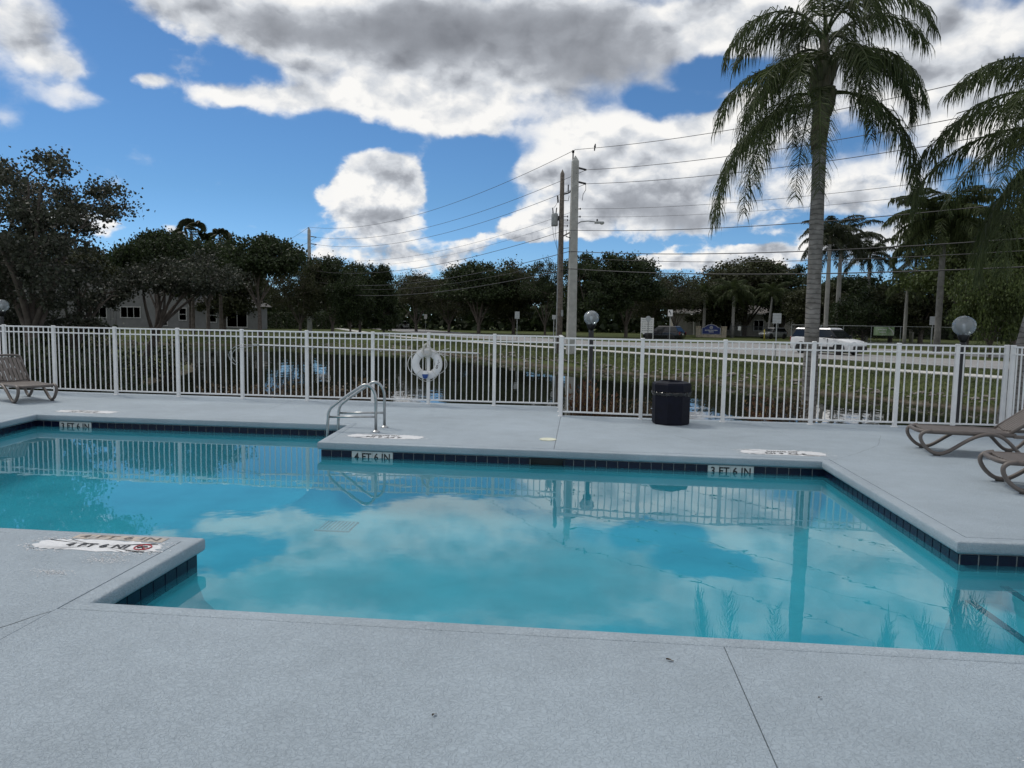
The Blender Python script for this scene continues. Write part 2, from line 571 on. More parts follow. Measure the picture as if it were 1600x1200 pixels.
M['taupe'] = pm('taupe_resin', (0.125, 0.106, 0.094), 0.48, 0.1, 7, bump=0.06, bscale=160)
M['dark_taupe'] = pm('worn_dark_resin', (0.05, 0.045, 0.04), 0.6, 0.2, 12)
M['rope'] = pm('white_rope', (0.62, 0.61, 0.57), 0.85, 0.15, 80, bump=0.4, bscale=220)
M['white_vinyl'] = pm('white_vinyl', (0.74, 0.74, 0.74), 0.45, 0.06, 8)
M['blue_plastic'] = pm('blue_float_plastic', (0.02, 0.07, 0.28), 0.4, 0.1, 10)
M['globe'] = glass_globe_material()
M['concrete'] = pm('pale_concrete', (0.42, 0.42, 0.39), 0.85, 0.12, 3, bump=0.2, bscale=30)
M['wood_pole'] = pm('weathered_pole_wood', (0.24, 0.205, 0.17), 0.9, 0.3, 8, col2=(0.13, 0.11, 0.095), bump=0.4, bscale=25)
M['grey_metal'] = pm('grey_galvanised', (0.33, 0.35, 0.35), 0.5, 0.12, 5)
M['dark_metal'] = pm('dark_hardware', (0.03, 0.03, 0.032), 0.5, 0.2, 9)
M['wire'] = pm('aluminium_wire', (0.035, 0.035, 0.037), 0.5, 0.1, 2)
M['asphalt'] = pm('grey_asphalt', (0.27, 0.265, 0.26), 0.9, 0.1, 0.7, bump=0.3, bscale=60, detail=8)
M['sidewalk'] = pm('pale_sidewalk', (0.50, 0.49, 0.46), 0.85, 0.1, 1.0, bump=0.2, bscale=50, detail=6)
M['road_paint'] = pm('white_road_paint', (0.70, 0.70, 0.68), 0.7, 0.1, 4)
M['rock'] = pm('bank_rock', (0.30, 0.27, 0.23), 0.9, 0.35, 5, bump=0.5, bscale=20, col2=(0.15, 0.13, 0.11))

# ------------------------------------------------------------------ plan of the pool
POOL = [(-3.01, 4.23), (6.2, 4.19), (6.2, 6.50), (3.23, 6.43), (3.27, 10.09), (-3.77, 10.29), (-3.90, 12.08), (-9.62, 12.20), (-8.65, 5.72), (-3.00, 5.61)]
WATER_Z = -0.215
FLOOR_Z = -0.98

def offset(poly, d):
    """parallel outline, d metres away from the pool"""
    out = []; n = len(poly)
    for i in range(n):
        a, b, c = Vector(poly[i - 1]), Vector(poly[i]), Vector(poly[(i + 1) % n])
        u, w = (b - a).normalized(), (c - b).normalized()
        n1, n2 = Vector((u.y, -u.x)), Vector((w.y, -w.x))
        k = (n1 + n2) / (1 + n1.dot(n2))
        out.append(tuple(b + k * d))
    return out

def on_line(a, b, x):
    t = (x - a[0]) / (b[0] - a[0]); return a[1] + (b[1] - a[1]) * t

# ---- ground, with the pond hollowed out of it
POND = [(-13, 18.4), (-9, 17.6), (-5, 17.2), (-0.8, 17.0), (0.5, 15.9), (8, 15.6), (19, 15.4), (22.2, 16.2), (14.4, 26.0), (9.4, 32.4), (3.2, 39.8), (-3.6, 47.2), (-10.6, 58.6), (-20, 66), (-30, 68.5), (-42, 67), (-46, 58), (-36, 48), (-22, 40.5), (-19, 34), (-17.3, 27), (-15.8, 22)]

def poly_dist(px, py, poly):
    """signed distance, negative inside (numpy arrays)"""
    d = np.full(px.shape, 1e9); ins = np.zeros(px.shape, bool); n = len(poly)
    for i in range(n):
        x0, y0 = poly[i]; x1, y1 = poly[(i + 1) % n]
        ex, ey = x1 - x0, y1 - y0
        t = np.clip(((px - x0) * ex + (py - y0) * ey) / (ex * ex + ey * ey), 0, 1)
        d = np.minimum(d, np.hypot(px - x0 - t * ex, py - y0 - t * ey))
        c = ((y0 > py) != (y1 > py)) & (px < ex * (py - y0) / (ey if abs(ey) > 1e-9 else 1e-9) + x0)
        ins ^= c
    return np.where(ins, -d, d)

def ground_height(px, py):
    px = np.asarray(px, float); py = np.asarray(py, float)
    d = poly_dist(px, py, POND)
    wob = 0.25 * np.sin(px * 0.9 + py * 0.35) + 0.2 * np.sin(px * 0.37 - py * 0.8)
    t = np.clip((d + wob * 0.8) / 3.2, -1, 1)
    z = np.where(t > 0, -1.04 + 0.79 * (t * (2 - t)), -1.04 + 0.9 * t)
    return z

def gz(x, y):
    return float(ground_height([x], [y])[0])

def build_ground():
    def axis(stops):
        out = []
        for a, b, s in stops:
            out += list(np.arange(a, b, s))
        return np.array(out + [stops[-1][1]])
    xs = axis([(-2500, -500, 400), (-500, -120, 38), (-120, -50, 3.5), (-50, 30, 0.5), (30, 120, 3.5), (120, 500, 38), (500, 2500, 400)])
    ys = axis([(-600, -50, 110), (-50, 13, 7), (13, 70, 0.5), (70, 200, 3.5), (200, 500, 30), (500, 3000, 420)])
    gx, gy = np.meshgrid(xs, ys)
    z = ground_height(gx.ravel(), gy.ravel())
    nx, ny = len(xs), len(ys)
    V = np.stack([gx.ravel(), gy.ravel(), z], 1)
    F = []
    for j in range(ny - 1):
        for i in range(nx - 1):
            x0, x1, y0, y1 = xs[i], xs[i + 1], ys[j], ys[j + 1]
            if x0 > -19 and x1 < 19 and y1 < 13.6 and y0 > -10:
                continue                                    # under the pool deck
            F.append((j * nx + i, j * nx + i + 1, (j + 1) * nx + i + 1, (j + 1) * nx + i))
    me = bpy.data.meshes.new('ground'); me.from_pydata(V.tolist(), [], F)
    me.polygons.foreach_set('use_smooth', [True] * len(F)); me.update()
    mt = bpy.data.materials.new('lawn_and_bank'); mt.use_nodes = True
    nt = mt.node_tree; N, L = nt.nodes, nt.links
    p = N['Principled BSDF']; p.inputs['Roughness'].default_value = 0.95; p.inputs['Specular IOR Level'].default_value = 0.1
    g = N.new('ShaderNodeNewGeometry'); s = N.new('ShaderNodeSeparateXYZ'); L.new(g.outputs['Position'], s.inputs[0])
    def nz(sc, de):
        n = N.new('ShaderNodeTexNoise'); n.inputs['Scale'].default_value = sc; n.inputs['Detail'].default_value = de
        n.inputs['Roughness'].default_value = 0.65
        L.new(g.outputs['Position'], n.inputs['Vector']); return n.outputs[0]
    def ramp(x, stops):
        r = N.new('ShaderNodeValToRGB'); L.new(x, r.inputs[0])
        e = r.color_ramp.elements
        e[0].position, e[0].color = stops[0][0], (*stops[0][1], 1)
        e[1].position, e[1].color = stops[-1][0], (*stops[-1][1], 1)
        for q, c in stops[1:-1]:
            e.new(q).color = (*c, 1)
        return r.outputs[0]
    grass = ramp(nz(0.8, 8), [(0.3, (0.040, 0.052, 0.018)), (0.5, (0.066, 0.082, 0.028)), (0.7, (0.105, 0.112, 0.046))])
    soil = ramp(nz(2.5, 8), [(0.3, (0.045, 0.038, 0.026)), (0.5, (0.085, 0.072, 0.050)), (0.72, (0.17, 0.15, 0.12))])
    ad = N.new('ShaderNodeMath'); ad.operation = 'MULTIPLY_ADD'; ad.inputs[1].default_value = 0.28; L.new(nz(1.3, 5), ad.inputs[0]); L.new(s.outputs[2], ad.inputs[2])
    mr = N.new('ShaderNodeMapRange'); mr.inputs[1].default_value = -0.82; mr.inputs[2].default_value = -0.66; L.new(ad.outputs[0], mr.inputs[0])
    mx = N.new('ShaderNodeMix'); mx.data_type = 'RGBA'; L.new(mr.outputs[0], mx.inputs[0]); L.new(soil, mx.inputs[6]); L.new(grass, mx.inputs[7])
    L.new(mx.outputs[2], p.inputs['Base Color'])
    bp = N.new('ShaderNodeBump'); bp.inputs['Distance'].default_value = 0.06; bp.inputs['Strength'].default_value = 0.8
    L.new(nz(9, 6), bp.inputs['Height']); L.new(bp.outputs[0], p.inputs['Normal'])
    me.materials.append(mt)
    struct(link('ground', me, None))

build_ground()

def build_pond():
    b = MB()
    b.face([(-60, 15.0, -1.0), (30, 15.0, -1.0), (30, 75, -1.0), (-60, 75, -1.0)])
    struct(obj('pond_water', b, M['pond_water']))
build_pond()

# ---- road, sidewalk and the side street, laid along a gentle bend
U = np.array([-0.62, 0.784]); NR = np.array([0.784, 0.62])
def bend(s):
    if s < 58: return 0.0
    if s < 94: return 0.0035 * (s - 58) ** 2
    return 4.54 + 0.25 * (s - 94)
def way(s, p):
    q = U * s + NR * (p + bend(s)); return float(q[0]), float(q[1])

def strip(name, p0, p1, s0, s1, z, mat, step=4.0, skirt=0.12, parent=None):
    b = MB(); n = max(2, int((s1 - s0) / step))
    L0 = [way(s0 + (s1 - s0) * i / n, p0) for i in range(n + 1)]
    L1 = [way(s0 + (s1 - s0) * i / n, p1) for i in range(n + 1)]
    for i in range(n):
        a, c, d, e = L0[i], L1[i], L1[i + 1], L0[i + 1]
        b.face([(*a, z), (*c, z), (*d, z), (*e, z)])
        b.face([(*a, z - skirt), (*a, z), (*e, z), (*e, z - skirt)])
        b.face([(*c, z), (*c, z - skirt), (*d, z - skirt), (*d, z)])
    return obj(name, b, mat, parent)

def build_roads():
    r = struct(strip('road', 41.0, 50.6, -160, 420, -0.205, M['asphalt']))
    for p in (41.25, 50.3):
        strip('edge_line', p, p + 0.13, -160, 300, -0.200, M['road_paint'], parent=r, skirt=0.002)
    dash = MB()
    for k in range(-4, 24):
        s0 = -20 + k * 9.0
        for a in range(1):
            q = [way(s0, 45.8), way(s0, 45.92), way(s0 + 3, 45.92), way(s0 + 3, 45.8)]
            dash.face([(*q[0], -0.2), (*q[1], -0.2), (*q[2], -0.2), (*q[3], -0.2)])
    obj('lane_dashes', dash, M['road_paint'], r)
    # cross street that meets the road where the dark car waits
    b = MB()
    q = [way(36, 50.62), way(58, 50.62), way(54, 58.0), way(54, 66.0), way(-70, 66.0), way(-70, 58.0), way(36, 58.0)]
    b.prism([tuple(v) for v in reversed(q)], -0.32, -0.209)
    struct(obj('side_street', b, M['asphalt']))
    sw = struct(bpy.data.objects.new('sidewalk', None)); COL.objects.link(sw)
    s = -40.0
    while s < 100:
        b = MB()
        q = [way(s, 33.2), way(s, 34.9), way(s + 1.488, 34.9), way(s + 1.488, 33.2)]
        b.prism([tuple(v) for v in q] if True else q, -0.33, -0.205)
        obj('slab', b, M['sidewalk'], sw)
        s += 1.5
    strip('far_walk', 33.2, 34.9, 100, 260, -0.205, M['sidewalk'], parent=sw)
build_roads()

# ---- pool basin, tiles, coping, deck
def build_pool():
    root = struct(bpy.data.objects.new('pool_basin', None)); COL.objects.link(root)
    wall = offset(POOL, 0.050)
    b = MB(); n = len(POOL)
    for i in range(n):
        a, c = wall[i], wall[(i + 1) % n]
        parts = [(a, c)]
        if i == 4:                                   # leave the skimmer mouth open
            parts = [(a, (-0.18, on_line(c, a, -0.18))), ((-0.66, on_line(c, a, -0.66)), c)]
        for q, w in parts:
            b.face([(*q, -0.13), (*q, -0.275), (*w, -0.275), (*w, -0.13)])
    obj('grout_band', b, M['grout'], root)
    # walls run down into a rounded cove, as sprayed plaster pools do
    cove = [(0.046, -0.27), (0.046, -0.36), (0.01, -0.52), (-0.08, -0.68), (-0.22, -0.82), (-0.40, -0.92), (-0.62, FLOOR_Z)]
    b = MB(); rings = [(offset(POOL, o), z) for o, z in cove]
    for (r0, z0), (r1, z1) in zip(rings, rings[1:]):
        for i in range(n):
            k = (i + 1) % n
            b.face([(*r0[i], z0), (*r1[i], z1), (*r1[k], z1), (*r0[k], z0)])
    wl = obj('basin_wall', b, M['plaster'], root); smooth_by_angle(wl, 30)
    inner = rings[-1][0]
    bm = bmesh.new()
    vs = [bm.verts.new((x, y, FLOOR_Z)) for x, y in inner]
    es = [bm.edges.new((vs[i], vs[(i + 1) % n])) for i in range(n)]
    bmesh.ops.triangle_fill(bm, use_beauty=True, edges=es)
    bmesh.ops.recalc_face_normals(bm, faces=bm.faces)
    me = bpy.data.meshes.new('basin_floor'); bm.to_mesh(me); bm.free()
    link('basin_floor', me, M['plaster'], root)
    # waterline tiles, one by one
    tb = MB(); tb.bbox((0, 0, 0), (0.1445, 0.010, 0.144), 0.003)
    # lie the bevelled cap outward: local -Y faces the water
    tme = tb.mesh('tile'); tme.materials.append(M['tile'])
    marks = {4: [(0.98, 1.60, '3 FT 6 IN'), (6.00, 6.62, '4 FT 6 IN')], 6: [(4.72, 5.36, '3 FT 6 IN')]}
    for i in range(n):
        a, c = Vector(wall[i]), Vector(wall[(i + 1) % n])
        L = (c - a).length; u = (c - a) / L
        nrm = Vector((-u.y, u.x))
        ang = math.atan2(u.y, u.x) + PI        # local -Y towards the water
        k = int(L / 0.153)
        pitch = L / k
        if i in (0, 1):
            continue                            # near wall and unseen far end: below the lip
        mk = []
        for (m0, m1, text) in marks.get(i, []):
            j0 = int(round(m0 / pitch)); mk.append((j0, j0 + 4, text))
        for j in range(k):
            if any(j0 <= j < j1 for j0, j1, _ in mk):
                continue
            q = a + u * (pitch * (j + 0.5)) + nrm * 0.004
            if abs(q.x + 0.42) < 0.26 and i == 4:
                continue                        # skimmer mouth
            link('tile', tme, None, root, (q.x, q.y, -0.199), (0, 0, ang))
        for (j0, j1, text) in mk:
            q = a + u * (pitch * (j0 + j1) / 2) + nrm * 0.004
            for j in range(j0, j1):
                w = a + u * (pitch * (j + 0.5)) + nrm * 0.004
                b = MB(); b.bbox((0, 0, 0), (0.150, 0.011, 0.147), 0.002)
                obj('marker_tile', b, M['tile_white'], root, (w.x, w.y, -0.1985), (0, 0, ang))
            lettering('lettering', text, 0.112, M['black_paint'], root, (q.x + nrm.x * 0.008, q.y + nrm.y * 0.008, -0.2005), (PI / 2, 0, ang), squeeze=0.60 / 0.62, width=0.53)
    # skimmer mouth in the far wall
    b = MB()
    yk = on_line(POOL[5], POOL[4], -0.42) + 0.052
    b.face([(-0.66, yk + 0.10, -0.27), (-0.18, yk + 0.10, -0.27), (-0.18, yk + 0.10, -0.13), (-0.66, yk + 0.10, -0.13)])
    for z in (-0.128, -0.268):
        b.box((-0.42, yk + 0.03, z), (0.50, 0.14, 0.008))
    for x in (-0.668, -0.172):
        b.box((x, yk + 0.03, -0.198), (0.008, 0.14, 0.13))
    obj('skimmer_mouth', b, M['black_plastic'], root)
    # main drain grate on the floor
    b = MB()
    gx0, gy0 = -3.17, 9.38
    b.box((gx0, gy0, FLOOR_Z + 0.004), (0.46, 0.46, 0.008))
    obj('drain_plate', b, M['grout'], root)
    b = MB()
    for k in range(9):
        b.box((gx0 - 0.2 + 0.05 * k, gy0, FLOOR_Z + 0.013), (0.028, 0.42, 0.01))
    for y in (-0.215, 0.215):
        b.box((gx0, gy0 + y, FLOOR_Z + 0.014), (0.46, 0.03, 0.012))
    obj('drain_grate', b, M['white_vinyl'], root)
    # entry steps at the right-hand arm
    for x0, z in ((3.33, -0.52), (3.60, -0.38), (3.92, -0.28)):
        b = MB(); b.prism([(x0, 4.24), (6.1, 4.24), (6.1, 6.46), (x0, 6.40)], FLOOR_Z, z)
        st = obj('step', b, M['plaster'], root)
        y = 4.3
        while y < 6.32:
            b = MB(); b.box((x0 + 0.034, y + 0.074, z + 0.003), (0.068, 0.146, 0.007))
            obj('nosing_tile', b, M['tile'], st)
            y += 0.153
    # water
    bm = bmesh.new()
    vs = [bm.verts.new((x, y, WATER_Z)) for x, y in offset(POOL, 0.0455)]
    es = [bm.edges.new((vs[i], vs[(i + 1) % n])) for i in range(n)]
    bmesh.ops.triangle_fill(bm, use_beauty=True, edges=es)
    for f in bm.faces:
        if f.normal.z < 0: f.normal_flip()
    me = bpy.data.meshes.new('pool_water'); bm.to_mesh(me); bm.free()
    struct(link('pool_water', me, M['pool_water']))

def lettering(name, text, size, mat, parent, loc, rot, squeeze=1.0, width=None, extrude=0.0006, height=None):
    cu = bpy.data.curves.new(name, 'FONT')
    cu.body = text; cu.size = size * 1.4; cu.align_x = 'CENTER'; cu.align_y = 'CENTER'; cu.extrude = extrude
    cu.space_character = 1.05; cu.offset = size * 0.030
    tmp = bpy.data.objects.new(name, cu); COL.objects.link(tmp)
    bpy.context.view_layer.update()
    me = bpy.data.meshes.new_from_object(tmp.evaluated_get(bpy.context.evaluated_depsgraph_get()))
    bpy.data.objects.remove(tmp); bpy.data.curves.remove(cu)
    co = np.zeros(len(me.vertices) * 3); me.vertices.foreach_get('co', co); co = co.reshape(-1, 3)
    lo, hi = co.min(0), co.max(0)
    co[:, 0] -= (lo[0] + hi[0]) / 2; co[:, 1] -= (lo[1] + hi[1]) / 2
    if width: co[:, 0] *= width / (hi[0] - lo[0])
    if height is None: height = size
    co[:, 1] *= height / (hi[1] - lo[1])
    me.vertices.foreach_set('co', co.ravel()); me.update()
    me.name = name
    me.materials.clear(); me.materials.append(mat)
    return link(name, me, None, parent, loc, rot)

def build_deck():
    root = struct(bpy.data.objects.new('pool_deck', None)); COL.objects.link(root)
    n = len(POOL)
    # coping: rounded lip all round the pool
    prof = [(0.130, -0.05), (0.130, -0.004), (0.126, 0.0), (0.030, 0.0), (0.012, -0.004), (0.003, -0.014), (0.0, -0.030), (0.0, -0.082), (0.004, -0.098), (0.016, -0.110), (0.034, -0.114), (0.060, -0.114), (0.060, -0.135)]
    rings = [(offset(POOL, o), z) for o, z in prof]
    b = MB()
    for j in range(len(prof) - 1):
        (r0, z0), (r1, z1) = rings[j], rings[j + 1]
        for i in range(n):
            k = (i + 1) % n
            b.face([(*r0[i], z0), (*r1[i], z1), (*r1[k], z1), (*r0[k], z0)])
    cp = obj('coping', b, M['deck'], root); smooth_by_angle(cp, 50)
    bm = bmesh.new(); bm.from_mesh(cp.data); bmesh.ops.recalc_face_normals(bm, faces=bm.faces); bm.to_mesh(cp.data); bm.free()
    O = offset(POOL, 0.1365)
    y01 = lambda x: on_line(O[0], O[1], x)
    y54 = lambda x: on_line(O[5], O[4], x)
    slabs = [
        [(-20, -6), (-3.152, -6), O[0], O[9], O[8], (-20, O[8][1])],
        [(-3.147, -6), (0.842, -6), (0.842, y01(0.842)), (O[0][0] + 0.004, O[0][1])],
        [(0.848, -6), (20, -6), (20, O[1][1]), O[1], (0.848, y01(0.848))],
        [O[1], (20, O[1][1]), (20, O[2][1]), O[2]],
        [O[3], O[2], (20, O[2][1]), (20, 14.05), (3.405, 14.05), O[4]],
        [(-0.327, y54(-0.327)), O[4], (3.400, 14.05), (-0.327, 14.12)],
        [O[5], (-0.333, y54(-0.333)), (-0.333, 15.60), (-4.030, 15.65), O[6]],
        [O[7], O[6], (-4.036, 15.65), (-11.9, 15.9), (-13.3, 16.05), (-20, 16.6), (-20, O[8][1]), O[8]],
    ]
    for s in slabs:
        b = MB(); m = len(s)
        b.faces([(x, y, 0) for x, y in s] + [(x, y, -0.12) for x, y in s],
                [tuple(range(m))] + [(i, m + i, m + (i + 1) % m, (i + 1) % m) for i in range(m)])
        obj('slab', b, M['deck'], root)
    # fill below the joints
    bm = bmesh.new()
    out = [(-20, -6), (20, -6), (20, 13.9), (-0.4, 13.95), (-0.4, 15.5), (-20, 16.0)]
    ins = offset(POOL, 0.12)
    E = []
    for ring in (out, ins):
        vs = [bm.verts.new((x, y, -0.035)) for x, y in ring]
        E += [bm.edges.new((vs[i], vs[(i + 1) % len(vs)])) for i in range(len(vs))]
    bmesh.ops.triangle_fill(bm, use_beauty=True, edges=E)
    me = bpy.data.meshes.new('joint_fill'); bm.to_mesh(me); bm.free()
    link('joint_fill', me, M['subbase'], root)
    return root

build_pool()
DECK = build_deck()

# ------------------------------------------------------------------ pool fence
def picket_mesh(name, s, z0, z1, b=0.003):
    m = MB(); m.bbox((0, 0, (z0 + z1) / 2), (s, s, z1 - z0), b)
    me = m.mesh(name); me.materials.append(M['white_alu']); return me

PICKET = picket_mesh('picket', 0.021, 0.085, 1.485, 0.003)
POST = picket_mesh('post', 0.066, -0.02, 1.50, 0.005)
_c = MB(); _c.bbox((0, 0, 1.510), (0.074, 0.074, 0.022), 0.009)
POSTCAP = _c.mesh('post_cap'); POSTCAP.materials.append(M['white_alu'])

def fence(label, pts, n_pick, ends=(True, True), group=None):
    """posts at pts, three rails and pickets between them"""
    root = thing('pool_fence', label, 'fence', (pts[0][0], pts[0][1], 0))
    ox, oy = pts[0]
    for i, (x, y) in enumerate(pts):
        if (i == 0 and not ends[0]) or (i == len(pts) - 1 and not ends[1]):
            continue
        j = min(i, len(pts) - 2)
        a = math.atan2(pts[j + 1][1] - pts[j][1], pts[j + 1][0] - pts[j][0])
        po = link('post', POST, None, root, (x - ox, y - oy, 0), (0, 0, a))
        link('post_cap', POSTCAP, None, po)
        bm_ = MB(); bm_.bbox((0, 0, 0.006), (0.10, 0.10, 0.012), 0.004)
        obj('base_plate', bm_, M['white_alu'], po)
    for i in range(len(pts) - 1):
        a, c = Vector(pts[i]), Vector(pts[i + 1])
        L = (c - a).length; ang = math.atan2((c - a).y, (c - a).x)
        mid = (a + c) / 2
        for z, hh in ((1.487, 0.030), (1.362, 0.027), (0.090, 0.030)):
            m = MB(); m.bbox((0, 0, 0), (L - 0.068, 0.030 if z > 1.4 else 0.027, hh), 0.003)
            obj('rail', m, M['white_alu'], root, (mid.x - ox, mid.y - oy, z), (0, 0, ang))
        k = n_pick[i] if isinstance(n_pick, (list, tuple)) else n_pick
        for q in range(k):
            t = (q + 1) / (k + 1)
            p = a + (c - a) * t
            link('picket', PICKET, None, root, (p.x - ox, p.y - oy, 0), (0, 0, ang + random.uniform(-.02, .02)))
    return root

random.seed(5)
LEFT_RUN = [(-16.2, 16.15), (-14.68, 15.96), (-13.18, 15.80), (-11.88, 15.68), (-10.31, 15.52), (-8.82, 15.47), (-7.33, 15.43), (-5.86, 15.40), (-4.40, 15.38), (-3.19, 15.37), (-1.78, 15.36), (-0.40, 15.36)]
RIGHT_RUN = [(-0.335, 14.00), (1.161, 13.84), (2.656, 13.80), (4.230, 13.80), (5.70, 13.79), (6.70, 13.79), (7.53, 13.79)]
fence('long white picket fence behind the far deck carrying the life ring and rescue pole', LEFT_RUN, [11, 11, 9, 11, 11, 11, 11, 11, 9, 11, 10])
fence('white picket fence behind the trash can, from its step to the right corner', RIGHT_RUN, [11, 11, 12, 11, 7, 6])
fence('short white fence link seen almost edge on where the fence line steps forward', [(-0.40, 15.36), (-0.368, 14.68), (-0.335, 14.00)], [4, 4], ends=(False, False))
fence('white picket fence returning towards the pool at the right edge behind the loungers', [(7.60, 13.72), (7.62, 12.22), (7.64, 10.72), (7.66, 9.22)], [11, 11, 11])

# ------------------------------------------------------------------ life ring, rescue hook
def build_ring():
    root = thing('life_ring', 'white life ring with coiled rope hung on a fence post', 'life ring', (-3.20, 15.27, 0.865))
    m = MB(); R_, r_ = 0.247, 0.082
    nu, nv = 40, 14
    V = [((R_ + r_ * math.cos(b)) * math.cos(a), r_ * 0.72 * math.sin(b), (R_ + r_ * math.cos(b)) * math.sin(a)) for a in (2 * PI * i / nu for i in range(nu)) for b in (2 * PI * j / nv for j in range(nv))]
    F = [(i * nv + j, i * nv + (j + 1) % nv, ((i + 1) % nu) * nv + (j + 1) % nv, ((i + 1) % nu) * nv + j) for i in range(nu) for j in range(nv)]
    m.faces(V, F)
    obj('ring', m, M['white_vinyl'], root, smooth=True)
    # straps round the ring
    for a in (0.85, 2.35, 3.95, 5.45):
        m = MB(); pts = []
        for j in range(17):
            b = 2 * PI * j / 16
            q = R_ + (r_ + 0.004) * math.cos(b)
            pts.append((q * math.cos(a), (r_ * 0.72 + 0.004) * math.sin(b), q * math.sin(a)))
        m.tube(pts, 0.007, 5, False)
        obj('strap', m, M['rope'], root)
    # grab line looping outside the ring
    m = MB()
    for a0, a1, sag in ((-0.65, 0.75, 0.09), (0.9, 2.3, 0.01), (2.4, 3.95, 0.075), (4.0, 5.4, 0.035)):
        pts = []
        for j in range(15):
            t = j / 14; a = a0 + (a1 - a0) * t
            q = R_ + r_ + 0.006 + sag * math.sin(PI * t)
            pts.append((q * math.cos(a), -0.02 + 0.02 * math.sin(5 * t), q * math.sin(a)))
        m.tube(pts, 0.0065, 6)
    obj('grab_line', m, M['rope'], root, smooth=True)
    # coil of throwing rope over the top
    m = MB(); rnd = random.Random(3)
    for k in range(7):
        w = 0.09 + 0.035 * rnd.random(); h0 = 0.42 + 0.02 * rnd.random(); h1 = 0.13 + 0.07 * rnd.random(); x0 = 0.012 + rnd.uniform(-0.02, 0.02)
        y0 = -0.066 - 0.011 * k
        pts = []
        for j in range(25):
            a = 2 * PI * j / 24
            pts.append((x0 + w * math.sin(a) * (0.55 + 0.45 * (0.5 - 0.5 * math.cos(a))), y0 + 0.01 * math.sin(3 * a), h1 + (h0 - h1) * (0.5 + 0.5 * math.cos(a))))
        m.tube(pts, 0.0068, 6, False)
    m.tube([(0.0, -0.075, 0.30), (0.10, -0.08, 0.26), (0.20, -0.05, 0.24), (0.34, -0.02, 0.30), (0.47, 0.0, 0.335)], 0.006, 6)
    m.tube([(0.05, -0.08, 0.30), (0.16, -0.07, 0.25), (0.30, -0.03, 0.215), (0.46, 0.0, 0.18)], 0.006, 6)
    m.tube([(0.0, -0.08, 0.20), (-0.012, -0.07, 0.02), (-0.015, -0.075, -0.12)], 0.006, 6)
    obj('rope_coil', m, M['rope'], root, smooth=True)
    # hook on the post
    m = MB(); m.tube([(0.03, 0.06, 0.50), (0.03, -0.03, 0.50), (0.03, -0.07, 0.45), (0.03, -0.09, 0.47)], 0.007, 6)
    obj('hook', m, M['steel'], root)
    # rope float, white above and blue below
    m = MB(); m.lathe([(0.001, 0.072), (0.03, 0.066), (0.055, 0.045), (0.066, 0.012), (0.067, -0.004)], 18)
    f = obj('float_top', m, M['white_vinyl'], root, (-0.015, -0.105, -0.205), smooth=True)
    m = MB(); m.lathe([(0.067, -0.004), (0.066, -0.012), (0.058, -0.05), (0.046, -0.085), (0.02, -0.105), (0.001, -0.108)], 18)
    obj('float_bottom', m, M['blue_plastic'], root, (-0.015, -0.105, -0.205), smooth=True)
    # faded stencilled characters
    lettering('faded_lettering', 'S', 0.075, M['worn_black'], root, (0.225, -0.062, -0.055), (PI / 2, 0.35, 0))
    for k, (x, z, s) in enumerate(((0.262, 0.045, .05), (0.246, 0.012, .035), (0.253, 0.085, .03))):
        m = MB(); m.box((x, -0.0605, z), (s * 0.75, 0.002, 0.012), Matrix.Rotation(0.7 + k, 3, 'Y'))
        obj('faded_stroke', m, M['worn_black'], root)
build_ring()

def build_hook():
    root = thing('rescue_hook', 'white rescue pole with a wire hook lying along the fence', 'rescue hook', (-7.0, 15.31, 1.185))
    m = MB(); m.tube([(-0.02, 0.0, 0.012), (4.88, 0.02, -0.075)], 0.016, 10)
    obj('pole', m, M['white_alu'], root, smooth=True)
    for s, y in ((0.0, -0.02), (0.07, 0.0)):
        m = MB(); pts = []
        for j in range(25):
            t = j / 24
            a = PI / 2 + t * 2.55
            pts.append((-0.20 - s * math.sin(PI * t) * 0 + (0.42 - s) * math.cos(a) * 0.85, y, -0.235 + (0.24 - s * 0.75) * math.sin(a)))
        m.tube([(0.1, y * 0.5, 0.0)] + pts, 0.0065, 6)
        obj('hook_wire', m, M['steel'], root, smooth=True)
    m = MB(); m.box((0.06, -0.0, 0.006), (0.12, 0.035, 0.035))
    obj('collar', m, M['grey_metal'], root)
    for x in (1.32, 2.8, 4.1):
        m = MB(); m.tube([(x, 0.03, -0.02 - x * 0.018), (x, -0.024, -0.035 - x * 0.018), (x, -0.028, 0.02 - x * 0.018)], 0.006, 6)
        obj('hanger', m, M['steel'], root)
build_hook()

# ------------------------------------------------------------------ grab rails in the cove
def build_grab_rail(y, label):
    root = thing('grab_rail', label, 'grab rail', (-3.20, y, 0), 0, 'grab rails at the corner of the deck')
    P_ = [(0, 0, 0.0), (0, 0, 0.44)]
    # top bend, long slope, lower bend, leg into the water
    for j in range(9):
        a = j / 8 * 2.18
        P_.append((-0.165 + 0.165 * math.cos(a), 0, 0.52 + 0.23 * math.sin(a)))
    P_ += [(-0.42, 0, 0.605), (-0.56, 0, 0.505), (-0.66, 0, 0.428)]
    for j in range(6):
        a = j / 5
        P_.append((-0.70 - 0.075 * a - 0.01 * math.sin(PI * a), 0, 0.395 - 0.125 * a * (0.6 + 0.4 * a)))
    P_ += [(-0.785, 0, 0.12), (-0.80, 0, -0.25), (-0.80, 0, -0.75)]
    m = MB(); m.tube(P_, 0.0235, 12)
    obj('rail', m, M['steel'], root, smooth=True)
    m = MB(); m.tube([(0.0, 0, 0.245), (-0.778, 0, 0.22)], 0.017, 10)
    obj('brace', m, M['steel'], root, smooth=True)
    m = MB(); m.lathe([(0.068, 0.0), (0.066, 0.008), (0.045, 0.018), (0.030, 0.030), (0.028, 0.034)], 18)
    obj('flange', m, M['steel'], root, smooth=True)
build_grab_rail(11.36, 'nearer of two stainless grab rails standing at the deck corner')
